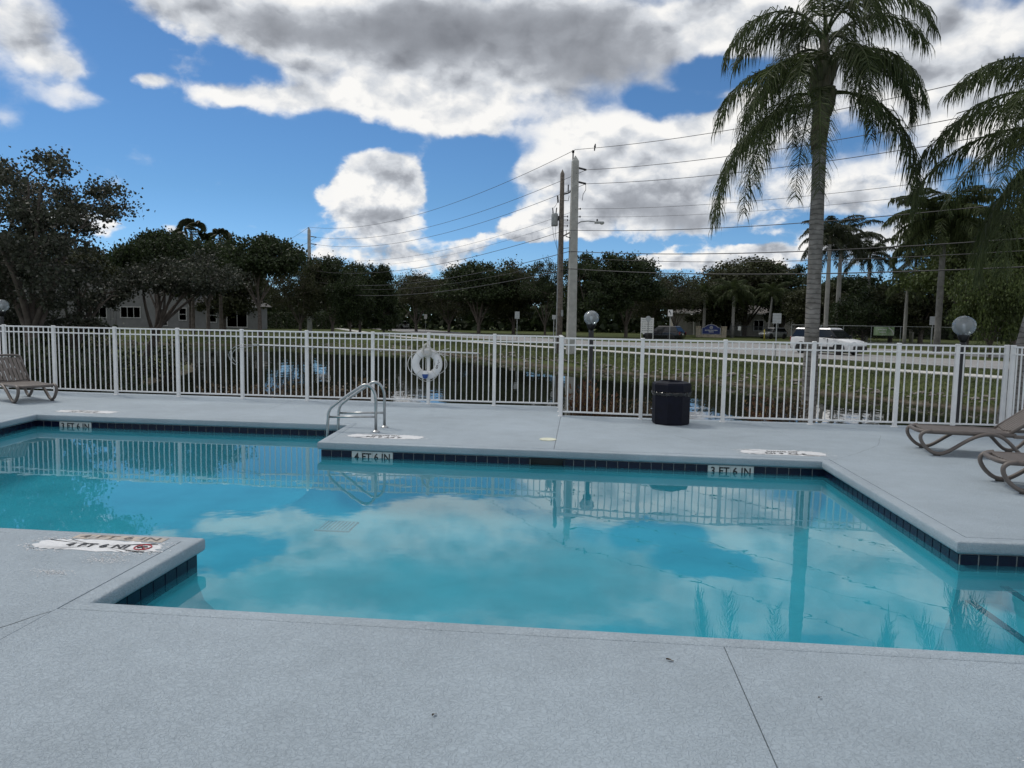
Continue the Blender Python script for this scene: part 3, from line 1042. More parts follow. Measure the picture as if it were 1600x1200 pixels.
build_grab_rail(11.88, 'farther of two stainless grab rails standing at the deck corner')

# ------------------------------------------------------------------ octagonal trash can
def build_can():
    root = thing('trash_can', 'navy octagonal trash can with a black bag under its lid', 'trash can', (1.66, 13.40, 0), 0.0)
    a0 = PI / 8 + 0.10
    m = MB(); m.lathe([(0.315, 0.0), (0.338, 0.02), (0.338, 0.575), (0.330, 0.585)], 8, ang0=a0)
    obj('body', m, M['navy_plastic'], root)
    # crinkled rim of the bag
    rnd = random.Random(8)
    m = MB(); V = []; n = 72
    for j in range(4):
        for k in range(n):
            th = 2 * PI * k / n
            oct_ = math.cos(PI / 8) / math.cos(((th - a0 + PI / 8 * 0) % (PI / 4)) - PI / 8)
            r = 0.338 * oct_ + (0.006, 0.016, 0.014, 0.008)[j] + rnd.uniform(0, 0.016) * (j in (1, 2))
            z = (0.590, 0.575, 0.545, 0.520)[j] + rnd.uniform(-0.018, 0.018) * (j > 0)
            V.append((r * math.cos(th), r * math.sin(th), z))
    F = [(j * n + k, j * n + (k + 1) % n, (j + 1) * n + (k + 1) % n, (j + 1) * n + k) for j in range(3) for k in range(n)]
    m.faces(V, F)
    obj('bag_rim', m, pm('black_bag_film', (0.012, 0.012, 0.013), 0.16, 0.2, 20), root)
    m = MB(); m.lathe([(0.335, 0.585), (0.352, 0.592), (0.352, 0.715), (0.335, 0.745), (0.215, 0.765), (0.205, 0.775), (0.195, 0.765), (0.19, 0.70)], 8, ang0=a0)
    obj('lid', m, M['navy_plastic'], root)
build_can()

# ------------------------------------------------------------------ resin sun loungers
def make_lounger(label, loc, rz, back=0.75):
    root = thing('sun_lounger', label, 'sun lounger', (loc[0], loc[1], 0), rz, 'taupe resin sun loungers on the deck')
    side = [(0.16, 0.350), (0.085, 0.338), (0.035, 0.305), (0.02, 0.262), (0.035, 0.20), (0.085, 0.125), (0.155, 0.062), (0.225, 0.032), (0.30, 0.030), (0.365, 0.055), (0.45, 0.112), (0.56, 0.195), (0.67, 0.268), (0.78, 0.318), (0.88, 0.340), (0.98, 0.332), (1.07, 0.29), (1.15, 0.22), (1.23, 0.13), (1.30, 0.06), (1.36, 0.034), (1.43, 0.034), (1.50, 0.075), (1.58, 0.165), (1.66, 0.26), (1.72, 0.315), (1.80, 0.335)]
    # smooth the path
    def chaikin(p):
        o = [p[0]]
        for i in range(len(p) - 1):
            a, b = p[i], p[i + 1]
            o += [(a[0] * .75 + b[0] * .25, a[1] * .75 + b[1] * .25), (a[0] * .25 + b[0] * .75, a[1] * .25 + b[1] * .75)]
        return o + [p[-1]]
    path = chaikin(side)
    for s in (-1, 1):
        m = MB(); m.tube([(x, s * 0.345, z) for x, z in path], 0.025, 10, flat=1.25)
        fr = obj('leg_frame', m, M['taupe'], root, smooth=True)
        for x in (0.245, 1.385):
            m = MB(); m.bbox((x, s * 0.345, 0.010), (0.085, 0.05, 0.024), 0.006)
            obj('foot_pad', m, M['dark_taupe'], fr)
    # seat: rim and long slats, rounded at the foot end
    m = MB(); rim = []
    for j in range(13):
        a = PI / 2 + PI * j / 12
        rim.append((0.13 + 0.115 * math.cos(a), 0.30 * math.copysign(abs(math.sin(a)) ** 0.6, math.sin(a)), 0.332))
    rim = [(1.22, 0.315, 0.332)] + rim + [(1.22, -0.315, 0.332)]
    m.tube(rim, 0.030, 8, flat=1.0)
    obj('seat_rim', m, M['taupe'], root, smooth=True)
    slat = MB(); slat.bbox((0, 0, 0), (1.12, 0.056, 0.022), 0.005); sme = slat.mesh('seat_slat'); sme.materials.append(M['taupe'])
    for k in range(9):
        link('seat_slat', sme, None, root, (0.65 + 0.025 * abs(k - 4) / 4, (k - 4) * 0.0655, 0.340))
    for x in (0.22, 0.72, 1.17):
        m = MB(); m.box((x, 0, 0.315), (0.04, 0.60, 0.028)); obj('cross_bar', m, M['taupe'], root)
    # side rail towards the head
    for s in (-1, 1):
        m = MB(); m.bbox((1.50, s * 0.325, 0.318), (0.62, 0.042, 0.045), 0.01)
        obj('side_rail', m, M['taupe'], root)
    # reclining back
    T = Matrix.Translation((1.16, 0, 0.352)) @ Matrix.Rotation(-back, 4, 'Y')
    def tf(mb):
        mb.v = [tuple(T @ Vector(p)) for p in mb.v]; return mb
    bk = MB(); rim = [(0.0, 0.285, 0), (0.55, 0.285, 0)]
    for j in range(11):
        a = PI / 2 - PI * j / 10
        rim.append((0.66 + 0.06 * math.cos(a), 0.285 * math.copysign(abs(math.sin(a)) ** 0.5, math.sin(a)), 0))
    rim += [(0.55, -0.285, 0), (0.0, -0.285, 0)]
    bk.tube(rim, 0.024, 8)
    back_o = obj('backrest', tf(bk), M['taupe'], root, smooth=True)
    for k in range(7):
        m = MB(); m.bbox((0.345, (k - 3) * 0.074, 0.004), (0.66 - 0.02 * abs(k - 3), 0.060, 0.016), 0.005)
        obj('back_slat', tf(m), M['taupe'], back_o)
    for x in (0.02, 0.34, 0.62):
        m = MB(); m.box((x, 0, -0.012), (0.045, 0.55, 0.018)); obj('back_bar', tf(m), M['taupe'], back_o)
    # prop holding the back up
    tip = T @ Vector((0.45, 0, -0.02))
    for s in (-1, 1):
        m = MB(); m.tube([(tip.x, s * 0.22, tip.z), (tip.x + 0.10, s * 0.24, 0.33)], 0.012, 8)
        obj('prop', m, M['taupe'], root)
    return root
make_lounger('taupe sun lounger beside the fence corner, seen whole but for its back', (4.87, 11.17), math.radians(-9), 0.66)
make_lounger('nearest taupe sun lounger, only its foot end in view at the right', (4.70, 8.80), math.radians(-9))
make_lounger('taupe sun lounger by the fence at the far left of the deck', (-10.78, 13.74), math.radians(149), 0.85)

# ------------------------------------------------------------------ globe lamps beyond the fence
def globe_lamp(label, loc, zc, r):
    z0 = gz(*loc) - 0.1
    root = thing('globe_lamp', label, 'lamp post', (loc[0], loc[1], z0), 0, 'globe lamps on black posts')
    zc -= z0
    m = MB(); m.lathe([(0.085, 0.0), (0.085, 0.12), (0.06, 0.16), (0.055, zc - r - 0.16), (0.05, zc - r - 0.10)], 16)
    obj('post', m, M['black_metal'], root, smooth=True)
    m = MB(); m.lathe([(0.05, zc - r - 0.10), (0.075, zc - r - 0.06), (0.105, zc - r * 0.93), (0.105, zc - r * 0.86), (0.03, zc - r * 0.84)], 20)
    obj('fitter', m, M['black_metal'], root, smooth=True)
    m = MB(); m.lathe([(r * math.sin(a), zc - r * math.cos(a) * 0.94) for a in np.linspace(0.45, PI - 0.001, 22)], 28)
    obj('globe', m, M['globe'], root, smooth=True)
    m = MB(); m.lathe([(0.02, zc - r * 0.84), (0.022, zc - r * 0.35), (0.036, zc - r * 0.1), (0.034, zc + r * 0.12), (0.001, zc + r * 0.25)], 14)
    obj('bulb', m, M['white_vinyl'], root, smooth=True)
globe_lamp('clear globe lamp on a black post behind the fence beside the utility poles', (0.24, 16.5), 1.895, 0.168)
globe_lamp('clear globe lamp on a black post near the right corner of the fence', (7.24, 14.72), 1.845, 0.203)
globe_lamp('clear globe lamp half cut off by the left edge of the picture', (-16.9, 20.2), 1.99, 0.20)

# ------------------------------------------------------------------ worn white stencil patches on the deck
M['stencil_white'] = pm('white_overspray', (0.70, 0.71, 0.72), 0.6, 0.06, 30, bump=0.5, bscale=60)
def paint_patch(cx, cy, w, h, seed, rows, rz=0.0, ragged=1.0, flecks=220):
    """white oversprayed patch; rows = (text, y, height, width, material)"""
    rnd = random.Random(seed)
    root = bpy.data.objects.new('paint_patch', None); COL.objects.link(root); root.parent = DECK
    root.location = (cx, cy, 0); root.rotation_euler = (0, 0, rz)
    m = MB(); n = 90; ring = []
    for k in range(n):
        a = 2 * PI * k / n
        e = 0.75 + 0.25 * rnd.random() * ragged
        ca, sa = math.cos(a), math.sin(a)
        ring.append((w / 2 * math.copysign(abs(ca) ** 0.55, ca) * (0.93 + 0.09 * rnd.random()), h / 2 * math.copysign(abs(sa) ** 0.6, sa) * e, 0.0020))
    V = [(0, 0, 0.0020)] + ring
    m.faces(V, [(0, 1 + k, 1 + (k + 1) % n) for k in range(n)])
    for k in range(flecks):
        a = rnd.uniform(0, 2 * PI); q = 1.0 + abs(rnd.gauss(0, 0.10))
        ca, sa = math.cos(a), math.sin(a)
        x = w / 2 * math.copysign(abs(ca) ** 0.55, ca) * q; y = h / 2 * math.copysign(abs(sa) ** 0.6, sa) * (q * 1.08 - 0.05)
        s = rnd.uniform(0.003, 0.011)
        m.face([(x + s * rnd.uniform(.5, 1.3) * math.cos(t), y + s * rnd.uniform(.5, 1.3) * math.sin(t), 0.0022) for t in (0, 1.25, 2.5, 3.8, 5.0)])
    o = obj('overspray', m, M['stencil_white'], root)
    for text, y, hh, ww, mat, x, r in rows:
        lettering('lettering', text, hh, mat, root, (x, y, 0.0062), (0, 0, r), width=ww, extrude=0.0004)
    return root

pp = paint_patch(-3.70, 5.285, 1.04, 0.30, 1, [('4 FT 6 NI', -0.005, 0.088, 0.50, M['black_paint'], 0.0, 0), ('NO DIVING', -0.098, 0.020, 0.15, M['black_paint'], 0.365, 0)])
# red no-diving ring with its slashed figure
m = MB()
m.tube([(0.37 + 0.062 * math.cos(2 * PI * j / 24), 0.0 + 0.062 * math.sin(2 * PI * j / 24), 0.0062) for j in range(25)], 0.0052, 4, False)
m.box((0.37, 0.0, 0.0062), (0.125, 0.010, 0.001), Matrix.Rotation(-0.8, 3, 'Z'))
obj('no_diving_symbol', m, M['red_paint'], pp)
m = MB()
m.tube([(0.335, -0.02, 0.0064), (0.36, 0.005, 0.0064), (0.40, 0.012, 0.0064)], 0.006, 4); m.tube([(0.36, 0.005, 0.0064), (0.385, -0.03, 0.0064)], 0.005, 4)
obj('diver_figure', m, M['black_paint'], pp)
# worn beige depth tiles set in the peninsula's edge
for k in range(5):
    m = MB(); m.bbox((-3.955 + 0.1535 * k, 5.492 - 0.001 * k, 0.0), (0.150, 0.112, 0.010), 0.003)
    obj('depth_tile', m, M['tile_beige'], DECK)
lettering('lettering', '4 FT 6 IN', 0.078, M['worn_black'], DECK, (-3.648, 5.49, 0.0058), (0, 0, 0), width=0.67, extrude=0.0004)
# thin overspray streaks nearer the camera
rnd = random.Random(4); m = MB()
for cx, cy, sx, sy, k in ((-3.42, 4.98, 0.20, 0.035, 260), (-3.62, 4.68, 0.16, 0.03, 220), (-3.50, 5.08, 0.25, 0.02, 120), (1.92, 3.12, 0.05, 0.02, 40)):
    for i in range(k):
        x, y, s = rnd.gauss(cx, sx * 0.5), rnd.gauss(cy, sy), rnd.uniform(0.002, 0.0065)
        m.face([(x + s * rnd.uniform(.5, 1.6) * math.cos(t), y + s * rnd.uniform(.4, 1.0) * math.sin(t), 0.0025) for t in (0, 1.25, 2.5, 3.8, 5.0)])
struct(obj('overspray_flecks', m, M['stencil_white'], DECK), 'stuff')
paint_patch(-2.93, 10.94, 1.20, 0.42, 2, [('4 FT 6 IN', -0.08, 0.10, 0.55, M['black_paint'], 0.0, PI), ('NO DIVING', 0.07, 0.075, 0.42, M['black_paint'], -0.02, PI)], rz=-0.02, flecks=120)
paint_patch(2.90, 10.62, 1.20, 0.42, 3, [('3 FT 6 IN', -0.08, 0.10, 0.55, M['black_paint'], 0.02, PI), ('NO DIVING', 0.07, 0.075, 0.42, M['black_paint'], 0.0, PI)], rz=-0.02, flecks=200, ragged=1.4)
paint_patch(-9.02, 12.68, 1.16, 0.40, 4, [('3 FT 6 IN', -0.08, 0.10, 0.50, M['black_paint'], 0.0, PI), ('NO DIVING', 0.07, 0.07, 0.40, M['black_paint'], 0.0, PI)], rz=-0.02, flecks=120)
# skimmer lid let into the deck
M['lid'] = pm('yellowed_lid_plastic', (0.66, 0.67, 0.52), 0.5, 0.1, 9)
m = MB(); m.lathe([(0.130, 0.002), (0.130, 0.010), (0.115, 0.014), (0.10, 0.011), (0.001, 0.011)], 28)
sk = obj('skimmer_lid', m, M['lid'], DECK, (-0.45, 11.13, 0), smooth=False)
# bits of dry leaf on the deck
rnd = random.Random(12)
leafmat = pm('dry_leaf', (0.10, 0.07, 0.04), 0.8, 0.4, 60)
def deck_leaf(x, y, s, a, label, z=0.004):
    m = MB()
    V = []; F = []
    for i in range(7):
        t = i / 6; w = math.sin(PI * min(1, t * 1.02)) ** 0.8 * 0.22
        V += [((t - 0.5) * s, -w * s, 0.006 * math.sin(4 * t) + 0.004), ((t - 0.5) * s, 0, 0.0015 + 0.003 * t), ((t - 0.5) * s, w * s, 0.005 * math.cos(3 * t) + 0.005)]
    for i in range(6):
        for j in range(2):
            q = i * 3 + j; F.append((q, q + 3, q + 4, q + 1))
    m.faces(V, F)
    tag(obj('dry_leaf', m, leafmat, None, (x, y, z), (0, 0, a)), label, 'leaf', 'dry leaves on the deck')
deck_leaf(0.52, 3.86, 0.042, -0.3, 'dry brown leaf near the pool edge beside the deck joint')
deck_leaf(-0.62, 3.17, 0.030, 1.0, 'curled dark leaf in the middle of the near deck')
deck_leaf(1.20, 3.55, 0.026, 0.7, 'tiny dry leaf just right of the deck joint')

# hairline cracks in the coating
M['crack'] = pm('dirt_filled_crack', (0.09, 0.10, 0.105), 0.95, 0.3, 30)
def crack(pts, seed, w=0.004):
    rnd = random.Random(seed); P_ = []
    for i in range(len(pts) - 1):
        a, b = Vector(pts[i]), Vector(pts[i + 1]); n = max(3, int((b - a).length / 0.07))
        for k in range(n):
            q = a + (b - a) * (k / n); P_.append(q + Vector((rnd.uniform(-1, 1), rnd.uniform(-1, 1))) * 0.010)
    P_.append(Vector(pts[-1]))
    m = MB()
    for i in range(len(P_) - 1):
        a, b = P_[i], P_[i + 1]; d = (b - a).normalized(); n_ = Vector((-d.y, d.x)) * w * 0.5 * rnd.uniform(.5, 1.3)
        m.face([(*(a - n_), 0.0015), (*(b - n_), 0.0015), (*(b + n_), 0.0015), (*(a + n_), 0.0015)])
    obj('crack', m, M['crack'], DECK)
crack([(-4.9, 3.30), (-3.9, 3.62), (-3.27, 3.80), (-3.15, 4.05)], 1, 0.006)
crack([(1.55, 11.95), (1.95, 11.25), (2.30, 10.75)], 2)
crack([(3.40, 10.13), (3.95, 10.75), (4.55, 11.55), (5.0, 12.6)], 3, 0.0035)
crack([(-6.2, 12.4), (-6.0, 13.6), (-6.15, 15.2)], 4, 0.0035)

# ------------------------------------------------------------------ utility poles and wires
PA, PB, PC = Vector((-33.1, 88.0, 0)), Vector((-0.58, 48.1, 0)), Vector((31.9, 8.3, 0))
ALONG = (PC - PB).normalized(); ACROSS = Vector((-ALONG.y, ALONG.x, 0))      # ACROSS points away from the pool

def square_pole(root, base, top, w0, w1, mat, name='shaft', rz=0.0, cham=0.12):
    m = MB(); V = []; F = []
    lv = [(base, w0), (top - 0.35, w1), (top, 0.02)]
    for z, w in lv:
        h = w / 2; c = h * cham
        for x, y in [(-h + c, -h), (h - c, -h), (h, -h + c), (h, h - c), (h - c, h), (-h + c, h), (-h, h - c), (-h, -h + c)]:
            V.append((x, y, z))
    for j in range(2):
        for k in range(8):
            F.append((j * 8 + k, j * 8 + (k + 1) % 8, (j + 1) * 8 + (k + 1) % 8, (j + 1) * 8 + k))
    F.append(tuple(range(16, 24)))
    m.faces(V, F)
    return obj(name, m, mat, root, None, (0, 0, rz))

def insulator(root, p, q, r=0.05):
    """stack of sheds from p to q"""
    m = MB(); p, q = Vector(p), Vector(q); d = q - p; n = 7
    pts = []; rad = []
    for i in range(n * 2 + 1):
        pts.append(p + d * (i / (n * 2))); rad.append(r if i % 2 else r * 0.55)
    m.tube(pts, rad, 8)
    return obj('insulator', m, M['dark_metal'], root)

def pole_fittings(root, rz):
    """arms and insulators shared by the concrete poles; local +X runs along the wires, -Y faces the street"""
    m = MB(); m.tube([(-0.24, 0, 11.9), (-0.24, 0, 12.62)], 0.045, 8); obj('top_post', m, M['dark_metal'], root)
    insulator(root, (-0.24, 0, 12.55), (-0.24, 0, 12.72), 0.09)
    for z in (11.60, 10.72):
        insulator(root, (0.0, 0.22, z + 0.02), (0.0, 0.92, z - 0.03), 0.075)
    for z in (9.05, 8.55):
        m = MB(); m.tube([(0, 0.2, z), (0, 0.52, z)], 0.022, 6); obj('bracket', m, M['dark_metal'], root)
        insulator(root, (0, 0.50, z - 0.05), (0, 0.50, z + 0.07), 0.05)
    m = MB(); m.tube([(0, -0.2, 7.15), (0, -0.62, 7.22)], 0.03, 6); m.tube([(0, -0.60, 7.2), (0, -0.60, 7.62)], 0.02, 6); obj('offset_arm', m, M['dark_metal'], root)
    m = MB()
    for k in range(9):
        z = 5.2 + k * 0.75
        m.tube([(0.19, -0.06, z), (0.225, -0.06, z)], 0.018, 6)
    obj('bolt_heads', m, M['dark_metal'], root)

def build_poles():
    ang = math.atan2(ALONG.y, ALONG.x)
    z0 = gz(PB.x, PB.y) - 0.3
    r = thing('utility_pole', 'tall square concrete utility pole carrying the wires and a street light', 'utility pole', (PB.x, PB.y, 0), 0)
    square_pole(r, z0, 12.35, 0.58, 0.40, M['concrete'], rz=0.25)
    fit = bpy.data.objects
    hold = [r]
    def loc(q):  # wire frame -> pole frame
        return ALONG * q[0] + ACROSS * q[1] + Vector((0, 0, q[2]))
    class Shim:  # collects fittings turned into the wire direction
        pass
    before = set(bpy.data.objects)
    pole_fittings(r, ang)
    for o in set(bpy.data.objects) - before:
        o.rotation_euler = (0, 0, ang)
    # street light arm
    m = MB(); pts = [Vector((0.15, -0.1, 8.02)), Vector((0.45, -0.15, 8.18)), Vector((0.9, -0.2, 8.22)), Vector((1.35, -0.25, 8.17))]
    m.tube(pts, 0.035, 8); arm = obj('light_arm', m, M['grey_metal'], r)
    m = MB(); m.bbox((1.62, -0.28, 8.12), (0.62, 0.26, 0.13), 0.05); obj('lamp_head', m, M['grey_metal'], arm)
    m = MB(); m.lathe([(0.11, 0), (0.09, -0.06), (0.001, -0.09)], 14, (1.78, -0.28, 8.06)); obj('lamp_lens', m, M['white_vinyl'], arm)
    m = MB(); m.lathe([(0.05, 0), (0.05, 0.14), (0.001, 0.17)], 10, (1.48, -0.28, 8.18)); obj('photocell', m, M['dark_metal'], arm)
    # jumper hanging under the lower insulator
    m = MB(); m.tube([loc((0, 0.9, 10.7)), loc((0.05, 0.88, 10.3)), loc((0, 0.7, 10.0)), loc((0.03, 0.62, 9.6))], 0.018, 5); obj('jumper_wire', m, M['dark_metal'], r)

    # weathered wooden pole just in front, with its transformer
    wx, wy = -1.40, 48.8; z1 = gz(wx, wy) - 0.3
    w = thing('utility_pole', 'brown weathered wooden utility pole with a grey transformer', 'utility pole', (wx, wy, 0), 0)
    m = MB(); m.lathe([(0.225, z1), (0.205, 3.0), (0.165, 8.0), (0.135, 11.35), (0.001, 11.65)], 14); obj('shaft', m, M['wood_pole'], w, smooth=True)
    m = MB(); m.lathe([(0.20, 0), (0.215, 0.04), (0.215, 0.70), (0.20, 0.76), (0.19, 0.80), (0.001, 0.83)], 18, (-0.44, -0.05, 8.0)); tr = obj('transformer', m, M['grey_metal'], w, smooth=True)
    for dx in (-0.10, 0.08):
        insulator(tr, (-0.44 + dx, -0.05, 8.80), (-0.44 + dx * 1.5, -0.05, 9.18), 0.045)
    m = MB(); m.box((-0.2, -0.03, 8.5), (0.14, 0.1, 0.3)); obj('hanger', m, M['dark_metal'], w)
    m = MB(); m.tube([(0.1, 0, 10.05), (0.4, -0.03, 10.12), (0.72, -0.05, 10.32)], 0.05, 8); arm2 = obj('cross_arm', m, M['dark_metal'], w)
    insulator(arm2, (0.70, -0.05, 10.0), (0.70, -0.05, 10.72), 0.075)
    insulator(arm2, (0.40, -0.05, 10.2), (0.40, -0.05, 10.65), 0.05)
    m = MB(); m.tube([(0.13, -0.03, 9.65), (0.42, -0.05, 9.62), (0.47, -0.05, 9.95)], 0.02, 6); obj('cutout', m, M['dark_metal'], w)
    insulator(w, (-0.24, -0.05, 9.05 + 0.45), (-0.28, -0.05, 9.95), 0.07)
    for z in (8.62, 8.40, 8.02):
        m = MB(); m.tube([(0.15, 0, z), (0.42, -0.02, z)], 0.018, 6); b_ = obj('bracket', m, M['dark_metal'], w); insulator(b_, (0.40, -0.02, z - 0.06), (0.40, -0.02, z + 0.06), 0.04)
    m = MB(); m.tube([(0.12, 0, 7.35), (0.95, -0.25, 7.78)], 0.045, 8); obj('brace_arm', m, M['wood_pole'], w)
    m = MB(); m.tube([(0.10, 0, 6.55), (0.72, -0.2, 6.62), (0.74, -0.2, 7.15)], 0.022, 6); obj('side_bracket', m, M['dark_metal'], w)
    m = MB()
    for s in (0, 1):
        m.tube([(-0.55 + 0.2 * s, -0.07, 9.1), (-0.62 + 0.25 * s, -0.08, 8.5), (-0.50 + 0.15 * s, -0.10, 7.4), (-0.20, -0.14, 6.4), (-0.20, -0.16, 3.0)], 0.011, 4)
    m.tube([(-0.30, -0.05, 9.5), (-0.40, -0.05, 9.3), (-0.52, -0.05, 9.15)], 0.012, 4)
    obj('down_leads', m, M['dark_metal'], w)
    m = MB(); m.tube([(-0.155, -0.13, z1), (-0.135, -0.11, 6.5)], 0.05, 8); obj('conduit', m, M['grey_metal'], w)
    m = MB(); m.bbox((0.18, -0.16, 2.35), (0.14, 0.12, 0.42), 0.01); obj('meter_box', m, M['grey_metal'], w)

    # the next pole down the street
    f = thing('utility_pole', 'distant concrete utility pole rising from the trees on the left', 'utility pole', (PA.x, PA.y, 0), 0)
    square_pole(f, gz(PA.x, PA.y) - 0.3, 12.7, 0.58, 0.36, M['concrete'], rz=0.3)
    before = set(bpy.data.objects)
    pole_fittings(f, ang)
    for o in set(bpy.data.objects) - before:
        o.rotation_euler = (0, 0, ang)
    m = MB(); m.tube([(-1.0, 0, 8.75), (1.2, 0, 8.75)], 0.06, 6); arm = obj('cross_arm', m, M['wood_pole'], f)
    for x in (-0.9, -0.5, 0.6, 1.1):
        insulator(arm, (x, 0, 8.75), (x, 0, 9.15), 0.06)
    p = thing('utility_pole', 'concrete utility pole beyond the right edge holding the wires', 'utility pole', (PC.x, PC.y, 0), 0)
    square_pole(p, gz(PC.x, PC.y) - 0.4, 12.35, 0.58, 0.40, M['concrete'], rz=0.25)
    before = set(bpy.data.objects)
    pole_fittings(p, ang)
    for o in set(bpy.data.objects) - before:
        o.rotation_euler = (0, 0, ang)

    # wires: height at the poles, sideways offset, sag, radius, look
    W = [(12.72, 0.0, 1.7, 0.016, 'topmost overhead wire, on the pole tips'),
         (11.57, 0.92, 1.6, 0.016, 'second overhead wire from the top, on the upper long insulator'),
         (10.69, 0.92, 1.6, 0.016, 'third overhead wire from the top, on the lower long insulator'),
         (9.06, 0.5, 1.5, 0.010, 'thin pale overhead wire on the upper small bracket'),
         (8.56, 0.5, 1.5, 0.008, 'thinnest overhead wire on the lower small bracket'),
         (7.62, -0.6, 1.4, 0.018, 'dark overhead cable on the offset arm above the treetops'),
         (6.30, -0.28, 1.3, 0.022, 'thick overhead cable just above the treetops, upper of the bundle'),
         (5.92, 0.28, 1.3, 0.015, 'thin overhead cable just above the treetops, middle of the bundle'),
         (5.20, -0.28, 1.2, 0.026, 'lowest and thickest overhead cable, crossing in front of the trees')]
    for z, oy, sag, rad, lab in W:
        m = MB()
        for a, c in ((PA + (PA - PB), PA), (PA, PB), (PB, PC)):
            pts = []
            for i in range(29):
                t = i / 28; q = a + (c - a) * t + ACROSS * oy
                pts.append((q.x, q.y, z - sag * 4 * t * (1 - t)))
            m.tube(pts, rad, 5, True)
        tag(obj('power_line', m, M['wire'], smooth=True), lab, 'wire', 'wires on the utility poles')
    # small bird on the top wire
    m = MB()
    m.lathe([(0.001, -0.09), (0.05, -0.05), (0.065, 0.0), (0.055, 0.06), (0.035, 0.10), (0.04, 0.13), (0.03, 0.165), (0.001, 0.18)], 10)
    m.tube([(0, 0.0, -0.06), (0.02, 0.02, -0.14), (0.05, 0.05, -0.24)], [0.03, 0.03, 0.022], 6, True, 1.6)
    m.tube([(0, -0.03, 0.14), (0, -0.08, 0.135)], [0.014, 0.002], 5)
    q = PB + ALONG * 1.9
    tag(obj('bird', m, M['dark_metal'], None, (q.x, q.y, 12.70 - 1.7 * 4 * (1.9 / 51.4) * (1 - 1.9 / 51.4) + 0.10), (0.25, 0, 0.6), smooth=True), 'small dark bird perched on the top wire beside the concrete pole', 'bird')
build_poles()

# ------------------------------------------------------------------ cars
CARM = {
    'glass': pm('dark_car_glass', (0.012, 0.015, 0.018), 0.06, 0.0),
    'tyre': pm('tyre_rubber', (0.012, 0.012, 0.012), 0.85, 0.1, 10),
    'rim': pm('alloy_rim', (0.32, 0.33, 0.34), 0.3, 0.1, 10, metal=0.8),
    'dark': pm('car_dark_trim', (0.012, 0.012, 0.013), 0.45, 0.1, 10),
    'lamp': pm('headlamp_lens', (0.55, 0.57, 0.60), 0.12, 0.05, 20),
    'tail': pm('tail_lamp_lens', (0.16, 0.010, 0.010), 0.15, 0.1, 20),
    'plate': pm('number_plate', (0.55, 0.56, 0.53), 0.5, 0.1, 20),
}
def car_paint(name, col, rough=0.25):
    return pm(name, col, rough, 0.03, 2)

